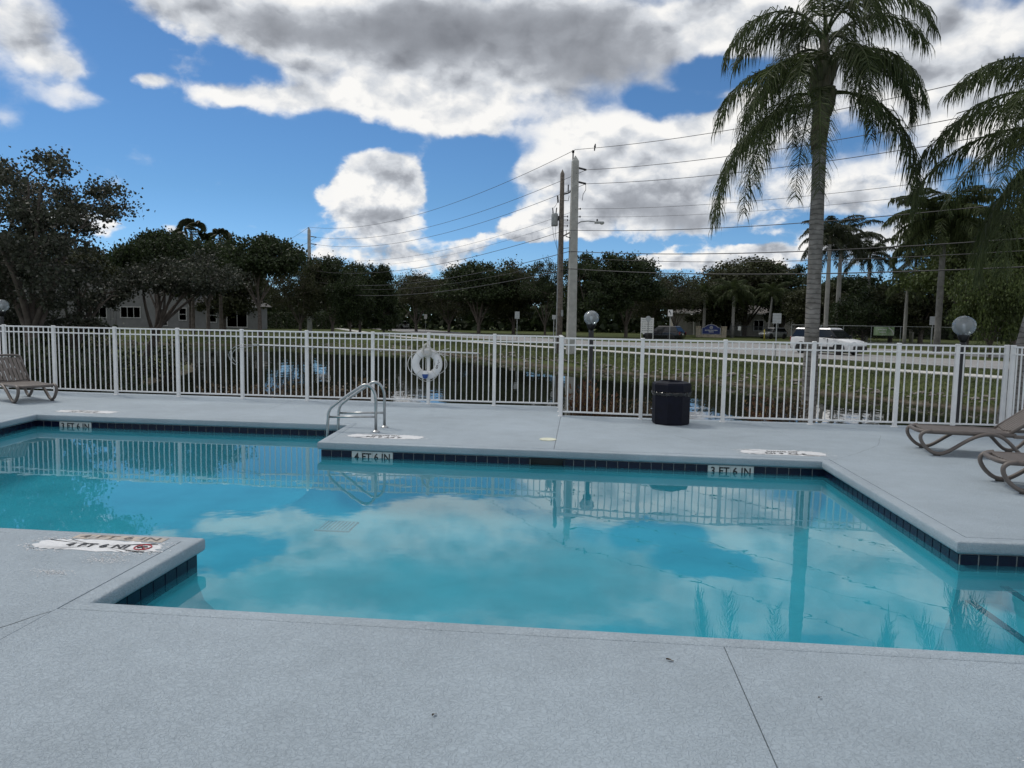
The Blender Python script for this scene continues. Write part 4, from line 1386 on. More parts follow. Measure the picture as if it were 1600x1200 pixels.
def make_car(name, label, loc, rz, paint, L=4.7, W=1.9, H=1.7, belt=1.05, hood=1.0, wheel=0.36, cab=(1.15, 0.55, -2.05, -1.65), wb=(1.45, -1.38), roof_rack=False, cladding=False, group='cars on the street and in the drive'):
    """local +X is the front; loft of cross-sections, then glass panels, wheels and lights"""
    root = thing(name, label, 'car', (loc[0], loc[1], loc[2]), rz, group)
    h = L / 2; w = W / 2; sill = 0.24
    # (x, half width, bottom z, top z)
    st = [(-h, w * 0.80, sill + 0.22, belt - 0.10), (-h + 0.10, w * 0.92, sill + 0.10, belt), (-h + 0.5, w, sill, belt + 0.02), (-0.9, w, sill, belt), (0.3, w, sill, belt - 0.02), (cab[0] + 0.1, w, sill, hood + 0.02), (h - 0.75, w * 0.98, sill, hood - 0.03), (h - 0.25, w * 0.93, sill + 0.03, hood - 0.13), (h - 0.06, w * 0.84, sill + 0.10, hood - 0.26), (h, w * 0.76, sill + 0.2, hood - 0.38)]
    m = MB(); V = []; F = []
    for x, hw, zb, zt in st:
        zm = zb + (zt - zb) * 0.55
        sec = [(-hw * 0.90, zb), (-hw * 0.99, zb + 0.12), (-hw, zm), (-hw * 0.96, zt - 0.08), (-hw * 0.86, zt), (hw * 0.86, zt), (hw * 0.96, zt - 0.08), (hw, zm), (hw * 0.99, zb + 0.12), (hw * 0.90, zb)]
        V += [(x, y, z) for y, z in sec]
    for i in range(len(st) - 1):
        for k in range(10):
            F.append((i * 10 + k, (i + 1) * 10 + k, (i + 1) * 10 + (k + 1) % 10, i * 10 + (k + 1) % 10))
    F.append(tuple(range(10))); F.append(tuple(reversed(range((len(st) - 1) * 10, len(st) * 10))))
    m.faces(V, F)
    body = obj('body', m, paint, root); smooth_by_angle(body, 40)
    # cabin: base ring at the belt, narrower roof ring
    xf0, xf1, xr0, xr1 = cab[0], cab[1], cab[2], cab[3]
    wb0, wt = w * 0.90, w * 0.70
    bz, tz = belt - 0.03, H
    m = MB()
    base = [(xf0, -wb0), (xf0, wb0), (xr0, wb0), (xr0, -wb0)]
    mid = [(xf1 + 0.02, -wt - 0.02), (xf1 + 0.02, wt + 0.02), (xr1 - 0.02, wt + 0.02), (xr1 - 0.02, -wt - 0.02)]
    V = [(x, y, bz) for x, y in base] + [(x, y, tz - 0.09) for x, y in mid]
    m.faces(V, [(0, 1, 5, 4), (1, 2, 6, 5), (2, 3, 7, 6), (3, 0, 4, 7)])
    cabin = obj('cabin', m, CARM['dark'], root)
    m = MB()
    k = [(xf1 - 0.10, -wt + 0.06), (xf1 - 0.10, wt - 0.06), (xr1 + 0.08, wt - 0.06), (xr1 + 0.08, -wt + 0.06)]
    V = [(x * 1.0, y, tz - 0.10) for x, y in [(xf1 + 0.04, -wt - 0.03), (xf1 + 0.04, wt + 0.03), (xr1 - 0.06, wt + 0.03), (xr1 - 0.06, -wt - 0.03)]] + [(x, y, tz) for x, y in k]
    m.faces(V, [(0, 1, 5, 4), (1, 2, 6, 5), (2, 3, 7, 6), (3, 0, 4, 7), (4, 5, 6, 7)])
    obj('roof', m, paint, root)
    def lerp(a, b, t): return tuple(a[i] + (b[i] - a[i]) * t for i in range(3))
    def panel(nm, q, inset, off):
        c = [sum(p[i] for p in q) / 4 for i in range(3)]
        n = (Vector(q[1]) - Vector(q[0])).cross(Vector(q[3]) - Vector(q[0])).normalized()
        out = Vector(c) - Vector((0, 0, (bz + tz) / 2))
        if n.dot(out) < 0: n = -n
        mm = MB(); mm.face([Vector(lerp(p, c, inset)) + n * off for p in q])
        obj(nm, mm, CARM['glass'], root)
    B = [(x, y, bz + 0.03) for x, y in base]; T = [(x, y, tz - 0.11) for x, y in mid]
    panel('windscreen', [B[0], B[1], T[1], T[0]], 0.05, 0.008)
    panel('rear_window', [B[2], B[3], T[3], T[2]], 0.10, 0.008)
    for a, c, e, f in ((B[1], B[2], T[2], T[1]), (B[3], B[0], T[0], T[3])):
        t0, t1 = 0.47, 0.53
        if a is B[3]: t0, t1 = 0.47, 0.53
        p0, p1 = lerp(a, c, t0 - 0.02), lerp(f, e, t0 - 0.02)
        panel('side_window', [a, p0, p1, f], 0.06, 0.008)
        p2, p3 = lerp(a, c, t1 - 0.02), lerp(f, e, t1 - 0.02)
        panel('side_window', [p2, c, e, p3], 0.06, 0.008)
    # wheels with dark arches
    tm = MB(); tm.lathe([(wheel * 0.62, -0.115), (wheel * 0.93, -0.115), (wheel, -0.08), (wheel, 0.08), (wheel * 0.93, 0.115), (wheel * 0.62, 0.115)], 20)
    rm = MB(); rm.lathe([(wheel * 0.63, 0.085), (wheel * 0.58, 0.105), (wheel * 0.2, 0.075), (0.001, 0.09)], 20)
    for x in wb:
        for s in (-1, 1):
            m = MB(); n = 18; pts = [(x + (wheel + 0.07) * math.cos(PI * i / n), s * (w + 0.004), wheel + (wheel + 0.07) * math.sin(PI * i / n)) for i in range(n + 1)]
            pts = [(x + wheel + 0.07, s * (w + 0.004), sill - 0.02)] + pts + [(x - wheel - 0.07, s * (w + 0.004), sill - 0.02)]
            m.face(pts if s < 0 else pts[::-1])
            obj('wheel_arch', m, CARM['dark'], root)
            ty = link('wheel', tm.mesh('wheel', True), CARM['tyre'], root, (x, s * (w - 0.09), wheel), (-s * PI / 2, 0, 0))
            link('rim', rm.mesh('rim', True), CARM['rim'], ty)
    for s in (-1, 1):
        m = MB(); m.bbox((h - 0.20, s * w * 0.70, hood - 0.25), (0.30, 0.42, 0.15), 0.03); obj('headlight', m, CARM['lamp'], root, None, (0, 0, 0))
        m = MB(); m.bbox((-h + 0.06, s * w * 0.76, belt - 0.18), (0.12, 0.26, 0.34), 0.02); obj('tail_light', m, CARM['tail'], root)
        m = MB(); m.bbox((cab[0] - 0.28, s * (w + 0.09), belt + 0.07), (0.12, 0.22, 0.15), 0.03); obj('wing_mirror', m, CARM['dark'], root)
    m = MB(); m.bbox((h - 0.02, 0, sill + 0.30), (0.08, W * 0.50, 0.20), 0.02); obj('grille', m, CARM['dark'], root)
    m = MB(); m.bbox((-h - 0.005, 0, 0.78), (0.03, 0.36, 0.15), 0.01); obj('number_plate', m, CARM['plate'], root)
    m = MB(); m.box((0, 0, sill + 0.02), (L * 0.86, W * 0.93, 0.16)); obj('underbody', m, CARM['dark'], root)
    for s in (-1, 1):
        m = MB()
        for x in (0.38, -0.62):
            m.box((x, s * (w + 0.002), belt - 0.10), (0.20, 0.02, 0.03))
        obj('door_handle', m, CARM['dark'], root)
    if cladding:
        for s in (-1, 1):
            m = MB(); m.bbox((0.02, s * (w - 0.01), 0.40), (abs(wb[0] - wb[1]) - 2 * wheel - 0.16, 0.06, 0.34), 0.015); obj('sill_cladding', m, CARM['dark'], root)
        m = MB(); m.bbox((h - 0.05, 0, 0.50), (0.16, W * 0.80, 0.30), 0.03); obj('front_bumper', m, CARM['dark'], root)
        m = MB(); m.bbox((-h + 0.04, 0, 0.50), (0.14, W * 0.80, 0.30), 0.03); obj('rear_bumper', m, CARM['dark'], root)
        for s in (-1, 1):
            for x in (0.62, -0.42):
                m = MB(); m.box((x, s * (w * 0.985), belt - 0.40), (0.012, 0.05, 0.62)); obj('door_gap', m, CARM['dark'], root)
    if roof_rack:
        for s in (-1, 1):
            m = MB(); m.tube([(xf1 - 0.2, s * wt * 0.93, tz - 0.02), (xf1 - 0.35, s * wt * 0.93, tz + 0.045), (xr1 + 0.4, s * wt * 0.93, tz + 0.045), (xr1 + 0.2, s * wt * 0.93, tz - 0.02)], 0.018, 6)
            obj('roof_rail', m, CARM['dark'], root)
    return root

a_fwd = math.atan2(-0.784, 0.62)
make_car('car', 'large white off-road car with black wheels passing on the road behind the palm', (17.75, 54.9, -0.205), a_fwd, car_paint('white_car_paint', (0.70, 0.71, 0.72)), L=5.05, W=2.0, H=1.87, belt=1.22, hood=1.10, wheel=0.40, cab=(1.32, 0.62, -2.38, -2.12), wb=(1.50, -1.48), cladding=True, roof_rack=True)
make_car('car', 'black sport utility car turning in the side street beside the white notice board', (9.75, 87.5, -0.21), math.radians(147), car_paint('black_car_paint', (0.012, 0.013, 0.018), 0.15), L=4.8, W=1.92, H=1.72, belt=1.08, hood=1.02, wheel=0.37, cab=(1.2, 0.45, -2.2, -1.75))
make_car('car', 'silver grey crossover car waiting at the black gate', (28.6, 113.0, -0.21), math.radians(216), car_paint('grey_car_paint', (0.24, 0.25, 0.26)), L=4.45, W=1.85, H=1.66, belt=1.05, hood=1.0, wheel=0.36)
make_car('car', 'small white hatchback driving away on the far stretch of road', (-37.0, 149.0, -0.205), math.radians(152), car_paint('white_car_paint_far', (0.68, 0.69, 0.70)), L=4.4, W=1.85, H=1.60, belt=1.0, hood=0.95, wheel=0.34)

# ------------------------------------------------------------------ signs
M['sign_back'] = pm('sign_back_metal', (0.40, 0.42, 0.43), 0.5, 0.08, 6, metal=0.2)
M['sign_white'] = pm('sign_white', (0.68, 0.68, 0.67), 0.5, 0.05, 4)
M['sign_blue'] = pm('sign_blue', (0.012, 0.030, 0.16), 0.5, 0.06, 3)
M['sign_green'] = pm('banner_green', (0.20, 0.34, 0.14), 0.6, 0.35, 1.6, col2=(0.42, 0.50, 0.36))
M['stone'] = pm('cream_stone', (0.42, 0.36, 0.27), 0.9, 0.22, 3, bump=0.3, bscale=12)
M['roof_tile'] = pm('grey_roof', (0.16, 0.15, 0.14), 0.9, 0.2, 2)

def face_to(x, y): return math.atan2(-y, -x) + PI / 2          # turns local -Y towards the pool

def sign_post(label, x, y, zc, w, h, front=True, octagon=False, mat=None, ztop=None, group='road signs on thin posts', mark=None):
    g0 = max(gz(x, y), -0.25) - 0.1
    rz = face_to(x, y)
    r = thing('road_sign', label, 'sign', (x, y, 0), rz, group)
    m = MB(); m.box((0, 0.03, (g0 + zc + h / 2) / 2), (0.06, 0.05, zc + h / 2 - g0)); obj('post', m, M['grey_metal'] if not octagon else M['dark_metal'], r)
    m = MB()
    if octagon:
        q = [(w / 2 / math.cos(PI / 8) * math.cos(PI / 8 + k * PI / 4), w / 2 / math.cos(PI / 8) * math.sin(PI / 8 + k * PI / 4)) for k in range(8)]
        m.faces([(x_, -0.006, zc + z_) for x_, z_ in q] + [(x_, 0.003, zc + z_) for x_, z_ in q], [tuple(reversed(range(8))), tuple(range(8, 16))] + [(k, (k + 1) % 8, 8 + (k + 1) % 8, 8 + k) for k in range(8)])
    else:
        m.bbox((0, -0.003, zc), (w, 0.008, h), 0.003)
    obj('panel', m, mat or (M['sign_white'] if front else M['sign_back']), r)
    if not front:
        for dz in (-0.3, 0.0, 0.3):
            m = MB(); m.box((0, -0.012, zc + dz * h), (w * 0.96, 0.010, 0.018)); obj('stiffener', m, M['grey_metal'], r)
    if mark == 'curve':
        m = MB(); m.tube([(0.06, -0.012, zc - 0.2), (0.06, -0.012, zc - 0.03), (-0.08, -0.012, zc + 0.09), (-0.08, -0.012, zc + 0.2)], 0.035, 5); obj('curve_symbol', m, M['black_paint'], r)
        m = MB(); m.tube([(-0.14, -0.012, zc + 0.12), (-0.08, -0.012, zc + 0.24), (-0.02, -0.012, zc + 0.12)], 0.03, 5); obj('arrow_head', m, M['black_paint'], r)
    return r

sign_post('plain grey back of a road sign on the verge in front of the silver car', 11.32, 44.0, 2.195, 0.47, 0.58, front=False)
sign_post('grey back of a small road sign between the utility poles and the lone trees', -5.92, 69.0, 2.33, 0.44, 0.66, front=False)
sign_post('small white road sign far off to the right of the white hatchback', -26.5, 125.0, 2.28, 0.50, 0.78)
sign_post('white road sign with a black bent arrow behind the black car', 9.51, 80.0, 2.91, 0.50, 0.70, mark='curve')
sign_post('grey back of an octagonal stop sign in front of the white notice board', 7.40, 82.0, 2.27, 0.58, 0.58, front=False, octagon=True, mat=M['sign_back'])
sign_post('grey back of a road sign left of the right-hand globe lamp', 30.8, 68.0, 2.42, 0.48, 0.74, front=False)
sign_post('low grey post sign beside the wooden utility pole', -2.15, 60.0, 2.15, 0.30, 0.34, front=False)

def notice_board():
    r = thing('notice_board', 'white notice board on two posts beside the black car', 'sign', (7.65, 86.0, 0), face_to(7.65, 86))
    m = MB(); m.bbox((0, 0, 1.52), (1.46, 0.06, 1.70), 0.01); obj('panel', m, M['sign_white'], r)
    for s in (-1, 1):
        m = MB(); m.box((s * 0.69, 0.05, 1.05), (0.09, 0.08, 2.70)); obj('post', m, M['sign_white'], r)
    m = MB(); rnd = random.Random(2)
    for k in range(6):
        z = 2.18 - k * 0.25; n = 5
        for j in range(n):
            m.box((-0.5 + j * 0.25 + rnd.uniform(-.03, .03), -0.033, z), (rnd.uniform(0.12, 0.2), 0.004, 0.055))
    obj('print', m, pm('grey_print', (0.16, 0.18, 0.20), 0.6, 0.1, 9), r)
notice_board()

def monument():
    r = thing('monument_sign', 'blue arched entrance sign with white emblem between two cream stone pillars', 'sign', (19.9, 115.0, 0), face_to(19.9, 115))
    for s in (-1, 1):
        m = MB(); m.bbox((s * 1.90, 0, 0.55), (0.72, 0.6, 1.55), 0.02); p = obj('pillar', m, M['stone'], r)
        m = MB(); m.bbox((s * 1.90, 0, 1.38), (0.86, 0.74, 0.14), 0.02); obj('pillar_cap', m, M['stone'], p)
        for k in range(4):
            m = MB(); m.box((s * 1.90, -0.304, -0.02 + k * 0.33), (0.70, 0.010, 0.025)); obj('mortar_joint', m, M['grout'], p)
    m = MB(); m.bbox((0, 0.02, -0.02), (3.2, 0.4, 0.40), 0.02); obj('plinth', m, M['stone'], r)
    out = [(-1.32, 0.30), (1.32, 0.30), (1.32, 1.22)]
    for j in range(13):
        a = j / 12
        out.append((1.05 - 2.1 * a, 1.26 + 0.46 * math.sin(PI * a) ** 0.9))
    out.append((-1.32, 1.22))
    def plate(o, y0, y1):
        m = MB(); n = len(o)
        m.faces([(x, y0, z) for x, z in o] + [(x, y1, z) for x, z in o], [tuple(range(n)), tuple(reversed(range(n, 2 * n)))] + [(i, n + i, n + (i + 1) % n, (i + 1) % n) for i in range(n)])
        return m
    obj('frame', plate([(x * 1.06, 0.30 + (z - 0.30) * 1.07 - 0.05) for x, z in out], -0.05, 0.12), M['sign_white'], r)
    pn = obj('panel', plate(out, -0.07, -0.052), M['sign_blue'], r)
    m = MB()
    m.tube([(0.20 * math.cos(2 * PI * k / 16), -0.078, 1.28 + 0.20 * math.sin(2 * PI * k / 16)) for k in range(17)], 0.045, 5, False)
    m.tube([(-0.10, -0.078, 1.20), (0.0, -0.078, 1.36), (0.10, -0.078, 1.20)], 0.04, 5)
    obj('emblem', m, M['sign_white'], pn)
    m = MB(); rnd = random.Random(6)
    for z, n, w in ((0.86, 9, 1.9), (0.62, 4, 0.75)):
        for j in range(n):
            m.box((-w / 2 + w * (j + .5) / n, -0.076, z), (w / n * 0.62, 0.006, 0.13))
    obj('print', m, M['sign_white'], pn)
    m = MB(); m.tube([(0.05, -0.02, 1.72), (0.05, -0.02, 2.05)], 0.03, 6); obj('finial', m, M['grey_metal'], r)
monument()

def banner():
    r = thing('banner', 'green and white banner tied to the wire fence right of the white car', 'banner', (34.4, 87.5, 0), face_to(34.4, 88))
    m = MB(); n = 10; V = []
    for i in range(n + 1):
        for j in range(2):
            V.append((-1.05 + 2.1 * i / n, 0.03 * math.sin(i * 1.7), 0.84 + 0.98 * j))
    m.faces(V, [(2 * i, 2 * i + 2, 2 * i + 3, 2 * i + 1) for i in range(n)])
    obj('cloth', m, M['sign_green'], r)
    m = MB()
    for z, w in ((1.50, 0.9), (1.22, 0.7)):
        for j in range(6):
            m.box((-0.15 - w / 2 + w * (j + .5) / 6, -0.045, z), (w / 6 * 0.7, 0.004, 0.12))
    m.tube([(0.45, -0.045, 1.72), (0.85, -0.045, 1.40), (1.0, -0.045, 1.0)], 0.06, 4)
    obj('print', m, M['sign_white'], r)
banner()

# ------------------------------------------------------------------ fences across the street
def mesh_fence():
    r = thing('chain_link_fence', 'dark chain link fence with thin posts behind the road on the right', 'fence', (26.0, 94.0, 0), 0)
    a, b = Vector((0, 0)), Vector((44, -34)); d = b - a; L = d.length; n = 18
    for i in range(n + 1):
        p = a + d * i / n
        m = MB(); m.tube([(0, 0, -0.4), (0, 0, 1.92)], 0.035, 6); obj('post', m, M['grey_metal'], r, (p.x, p.y, 0))
    for z in (1.88, 0.0):
        m = MB(); m.tube([(a.x, a.y, z), (b.x, b.y, z)], 0.03, 6); obj('rail', m, M['grey_metal'], r)
    m = MB(); k = 380
    for i in range(k):
        for s in (-1, 1):
            t0 = i / k; t1 = min(1, max(0, t0 + s * 2.0 / L))
            p, q = a + d * t0, a + d * t1
            m.faces([(p.x, p.y, 0.02), (p.x + .012, p.y, 0.02), (q.x + .012, q.y, 1.86), (q.x, q.y, 1.86)], [(0, 1, 2, 3)])
    struct(obj('wire_mesh', m, M['dark_metal'], r), 'stuff')
mesh_fence()

def iron_gate():
    r = thing('iron_gate', 'black iron bar gate beside the blue entrance sign', 'gate', (22.6, 111.5, 0), face_to(26, 111))
    for x in (-0.4, 4.6, 8.9):
        m = MB(); m.box((x, 0, 0.85), (0.12, 0.12, 2.3)); obj('post', m, M['black_metal'], r)
    for x0, x1 in ((-0.34, 4.54),):
        for z in (0.1, 1.55):
            m = MB(); m.box(((x0 + x1) / 2, 0, z), (x1 - x0, 0.05, 0.06)); obj('rail', m, M['black_metal'], r)
        pk = MB(); pk.box((0, 0, 0.82), (0.025, 0.025, 1.6)); me = pk.mesh('picket'); me.materials.append(M['black_metal'])
        x = x0 + 0.13
        while x < x1 - 0.05:
            link('picket', me, None, r, (x, 0, 0)); x += 0.145
    m = MB(); m.box((0.75, -0.04, 1.25), (0.42, 0.01, 0.60)); obj('paper_notice', m, M['sign_white'], r)
iron_gate()
M['yellow'] = pm('yellow_bollard_paint', (0.55, 0.45, 0.10), 0.6, 0.1, 5)
r = thing('bollard', 'yellow bollard standing in front of the silver car', 'bollard', (24.2, 100.0, -0.25))
m = MB(); m.lathe([(0.085, 0.0), (0.085, 1.35), (0.06, 1.42), (0.001, 1.45)], 12); obj('post', m, M['yellow'], r, smooth=True)

# ------------------------------------------------------------------ buildings
M['stucco'] = pm('grey_stucco', (0.20, 0.20, 0.195), 0.9, 0.08, 1.2, bump=0.15, bscale=30)
M['trim'] = pm('pale_trim', (0.46, 0.46, 0.44), 0.7, 0.05, 3)
M['win_glass'] = pm('window_glass', (0.015, 0.018, 0.020), 0.06, 0.0)
def window(parent, x0, x1, z0, z1, y, panes=1, rails=0, name='window'):
    m = MB(); m.box(((x0 + x1) / 2, y + 0.02, (z0 + z1) / 2), (x1 - x0, 0.04, z1 - z0)); p = obj(name, m, M['win_glass'], parent)
    f = MB(); t = 0.14
    for x in (x0 - t / 2, x1 + t / 2):
        f.box((x, y - 0.03, (z0 + z1) / 2), (t, 0.10, z1 - z0 + 2 * t))
    for z in (z0 - t / 2, z1 + t / 2):
        f.box(((x0 + x1) / 2, y - 0.032, z), (x1 - x0, 0.10, t))
    for k in range(1, panes):
        f.box((x0 + (x1 - x0) * k / panes, y - 0.02, (z0 + z1) / 2), (0.09, 0.05, z1 - z0))
    for k in range(1, rails + 1):
        f.box(((x0 + x1) / 2, y - 0.022, z0 + (z1 - z0) * k / (rails + 1)), (x1 - x0, 0.05, 0.08))
    obj('frame', f, M['trim'], p)

def hip_roof(parent, x0, x1, y0, y1, z0, z1, over=0.6, name='roof'):
    m = MB(); d = (y1 - y0) / 2
    A = [(x0 - over, y0 - over, z0), (x1 + over, y0 - over, z0), (x1 + over, y1 + over, z0), (x0 - over, y1 + over, z0)]
    R_ = [(x0 + d, (y0 + y1) / 2, z1), (x1 - d, (y0 + y1) / 2, z1)]
    m.face([A[0], A[1], R_[1], R_[0]]); m.face([A[1], A[2], R_[1]]); m.face([A[2], A[3], R_[0], R_[1]]); m.face([A[3], A[0], R_[0]])
    m.face([A[3], A[2], A[1], A[0]])
    ro = obj(name, m, M['roof_tile'], parent)
    b = MB()                                     # courses of pan tiles on the street side
    n = int((x1 - x0 + 2 * over) / 0.42)
    for k in range(n):
        x = x0 - over + 0.2 + k * 0.42
        t = min(1.0, (x - (x0 - over)) / (d + over), ((x1 + over) - x) / (d + over))
        if t < 0.08: continue
        b.tube([(x, y0 - over, z0 + 0.03), (x, y0 - over + (d + over) * t, z0 + (z1 - z0) * t + 0.03)], 0.085, 5)
    obj('tile_rows', b, M['roof_tile'], ro)
    f = MB(); f.box(((x0 + x1) / 2, y0 - over - 0.02, z0 - 0.07), (x1 - x0 + 2 * over, 0.05, 0.2)); obj('fascia', f, M['trim'], ro)

def house():
    r = thing('house', 'grey stucco house with pale window frames behind the trees on the left', 'house', (-75, 112, -0.2))
    ox, oz = 75.0, 0.2
    m = MB(); m.box((-2.0, 5.0, 4.1), (32.0, 10.0, 8.4)); obj('wall', m, M['stucco'], r)
    m = MB(); m.box((19.3, 1.6, 1.75), (10.6, 3.2, 3.7)); obj('wing_wall', m, M['stucco'], r)
    hip_roof(r, -18, 14, 0, 10, 8.3, 11.2); hip_roof(r, 14.05, 24.6, 0, 3.2, 3.55, 5.5)
    for x0, x1, z0, z1, p in ((-79.2, -75.7, 1.25, 2.83, 3), (-73.2, -70.0, 1.34, 2.92, 3)):
        window(r, x0 + ox, x1 + ox, z0 + oz, z1 + oz, 0, p)
    window(r, -77.0 + ox, -74.9 + ox, 5.94 + oz, 7.24 + oz, 0, 1, 1)
    window(r, -88.0 + ox, -86.0 + ox, 5.94 + oz, 7.24 + oz, 0, 1, 1)
    window(r, -63.4 + ox, -62.3 + ox, 1.06 + oz, 2.86 + oz, 0, 1, 1)
    window(r, -58.85 + ox, -57.35 + ox, 0.84 + oz, 2.93 + oz, 0, 1, 1)
    window(r, -55.5 + ox, -52.3 + ox, 0.15 + oz, 2.98 + oz, 0, 2, name='sliding_door')
    window(r, -67.0 + ox, -65.5 + ox, 0.19 + oz, 2.71 + oz, 0, 1, 3, name='door')
    for x in (-75.1, -74.6, -74.1):
        f = MB(); f.box((x + ox, -0.04, 3.3), (0.14, 0.08, 6.5)); obj('pilaster', f, M['stucco'], r)
house()

def porch_building():
    r = thing('clubhouse', 'low tan building with a flat porch roof behind the blue sign', 'building', (25.0, 138.0, -0.2))
    m = MB(); m.box((3.0, 3.0, 1.9), (22.0, 6.0, 4.0)); obj('wall', m, pm('tan_stucco', (0.26, 0.25, 0.22), 0.9, 0.1, 1.5), r)
    m = MB(); m.box((-0.5, -1.6, 3.75), (9.0, 3.2, 0.28)); obj('porch_roof', m, M['trim'], r)
    for x in (-4.6, -0.8, 3.6):
        m = MB(); m.box((x, -2.9, 1.8), (0.28, 0.28, 3.65)); obj('column', m, M['trim'], r)
    hip_roof(r, -8, 14, 0, 6, 4.0, 5.6)
    for x in (-3.2, 0.6, 6.5, 10):
        window(r, x, x + 1.6, 1.0, 2.8, 0, 2)
porch_building()

# ------------------------------------------------------------------ foliage
def leaf_mat(name, a, b, c=None, tr=0.25, scale=0.9, rough=0.55):
    mt = bpy.data.materials.new(name); mt.use_nodes = True
    nt = mt.node_tree; N, L = nt.nodes, nt.links
    p = N['Principled BSDF']; p.inputs['Roughness'].default_value = rough; p.inputs['Specular IOR Level'].default_value = 0.3
    g = N.new('ShaderNodeNewGeometry')
    r = N.new('ShaderNodeValToRGB'); L.new(g.outputs['Random Per Island'], r.inputs[0])
    e = r.color_ramp.elements
    e[0].position = 0.0; e[0].color = (*a, 1); e[1].position = 1.0; e[1].color = (*b, 1)
    if c:
        e.new(0.93).color = (*b, 1); e[-1].color = (*c, 1); e[-1].position = 0.97
    tc = N.new('ShaderNodeTexCoord'); nz = N.new('ShaderNodeTexNoise'); nz.inputs['Scale'].default_value = scale; nz.inputs['Detail'].default_value = 2
    L.new(tc.outputs['Object'], nz.inputs['Vector'])
    mr = N.new('ShaderNodeMapRange'); mr.inputs[1].default_value = 0.3; mr.inputs[2].default_value = 0.7; mr.inputs[3].default_value = 0.65; mr.inputs[4].default_value = 1.35
    L.new(nz.outputs[0], mr.inputs[0])
    vm = N.new('ShaderNodeVectorMath'); vm.operation = 'SCALE'; L.new(r.outputs[0], vm.inputs[0]); L.new(mr.outputs[0], vm.inputs['Scale'])
    L.new(vm.outputs[0], p.inputs['Base Color'])
    tl = N.new('ShaderNodeBsdfTranslucent'); L.new(vm.outputs[0], tl.inputs[0])
    mx = N.new('ShaderNodeMixShader'); mx.inputs[0].default_value = tr
    L.new(p.outputs[0], mx.inputs[1]); L.new(tl.outputs[0], mx.inputs[2]); L.new(mx.outputs[0], N['Material Output'].inputs[0])
    return mt

M['bark'] = pm('grey_brown_bark', (0.12, 0.10, 0.085), 0.95, 0.3, 4, bump=0.4, bscale=18)
M['leaf_dark'] = leaf_mat('dark_green_leaves', (0.020, 0.032, 0.012), (0.044, 0.064, 0.022))
M['leaf_olive'] = leaf_mat('olive_leaves', (0.036, 0.042, 0.018), (0.070, 0.076, 0.034))
M['leaf_grey'] = leaf_mat('grey_green_leaves', (0.034, 0.042, 0.028), (0.072, 0.080, 0.054), (0.20, 0.19, 0.17))
M['leaf_green'] = leaf_mat('mid_green_leaves', (0.042, 0.062, 0.018), (0.095, 0.125, 0.036))
M['leaf_bronze'] = leaf_mat('bronze_shrub_leaves', (0.060, 0.045, 0.026), (0.12, 0.085, 0.045), (0.20, 0.14, 0.06))
M['leaf_red'] = leaf_mat('reddish_shrub_leaves', (0.085, 0.035, 0.022), (0.16, 0.085, 0.038), (0.24, 0.17, 0.05))
M['palm_leaf'] = leaf_mat('palm_leaflets', (0.038, 0.054, 0.018), (0.082, 0.105, 0.038), tr=0.38)
M['palm_dark'] = leaf_mat('dark_palm_leaflets', (0.022, 0.030, 0.014), (0.044, 0.054, 0.024), tr=0.25)

def palm_bark_material():
    mt = bpy.data.materials.new('ringed_palm_bark'); mt.use_nodes = True
    nt = mt.node_tree; N, L = nt.nodes, nt.links
    p = N['Principled BSDF']; p.inputs['Roughness'].default_value = 0.9
    tc = N.new('ShaderNodeTexCoord'); s = N.new('ShaderNodeSeparateXYZ'); L.new(tc.outputs['Object'], s.inputs[0])
    nz = N.new('ShaderNodeTexNoise'); nz.inputs['Scale'].default_value = 5; nz.inputs['Detail'].default_value = 6; L.new(tc.outputs['Object'], nz.inputs['Vector'])
    a = N.new('ShaderNodeMath'); a.operation = 'MULTIPLY_ADD'; a.inputs[1].default_value = 0.12; L.new(nz.outputs[0], a.inputs[0]); L.new(s.outputs[2], a.inputs[2])
    b = N.new('ShaderNodeMath'); b.operation = 'MULTIPLY'; b.inputs[1].default_value = 62.0; L.new(a.outputs[0], b.inputs[0])
    c = N.new('ShaderNodeMath'); c.operation = 'SINE'; L.new(b.outputs[0], c.inputs[0])
    r = N.new('ShaderNodeValToRGB'); L.new(nz.outputs[0], r.inputs[0])
    r.color_ramp.elements[0].position = 0.3; r.color_ramp.elements[0].color = (0.12, 0.112, 0.10, 1)
    r.color_ramp.elements[1].position = 0.72; r.color_ramp.elements[1].color = (0.31, 0.295, 0.275, 1)
    mr = N.new('ShaderNodeMapRange'); mr.inputs[1].default_value = -1; mr.inputs[2].default_value = -0.5; mr.inputs[3].default_value = 0.58; mr.inputs[4].default_value = 1.0; L.new(c.outputs[0], mr.inputs[0])
    vm = N.new('ShaderNodeVectorMath'); vm.operation = 'SCALE'; L.new(r.outputs[0], vm.inputs[0]); L.new(mr.outputs[0], vm.inputs['Scale']); L.new(vm.outputs[0], p.inputs['Base Color'])
    h = N.new('ShaderNodeMath'); h.operation = 'MULTIPLY_ADD'; h.inputs[1].default_value = 1.6; L.new(nz.outputs[0], h.inputs[0]); L.new(mr.outputs[0], h.inputs[2])
    bp = N.new('ShaderNodeBump'); bp.inputs['Distance'].default_value = 0.02; bp.inputs['Strength'].default_value = 0.8; L.new(h.outputs[0], bp.inputs['Height']); L.new(bp.outputs[0], p.inputs['Normal'])
    return mt
M['palm_bark'] = palm_bark_material()
M['palm_pale'] = pm('pale_palm_bark', (0.30, 0.29, 0.27), 0.9, 0.15, 2.5)
M['palm_mid'] = pm('mid_grey_palm_bark', (0.17, 0.165, 0.15), 0.9, 0.25, 2.5)
M['crownshaft'] = pm('crownshaft_green', (0.10, 0.10, 0.05), 0.6, 0.3, 3, col2=(0.06, 0.05, 0.03))

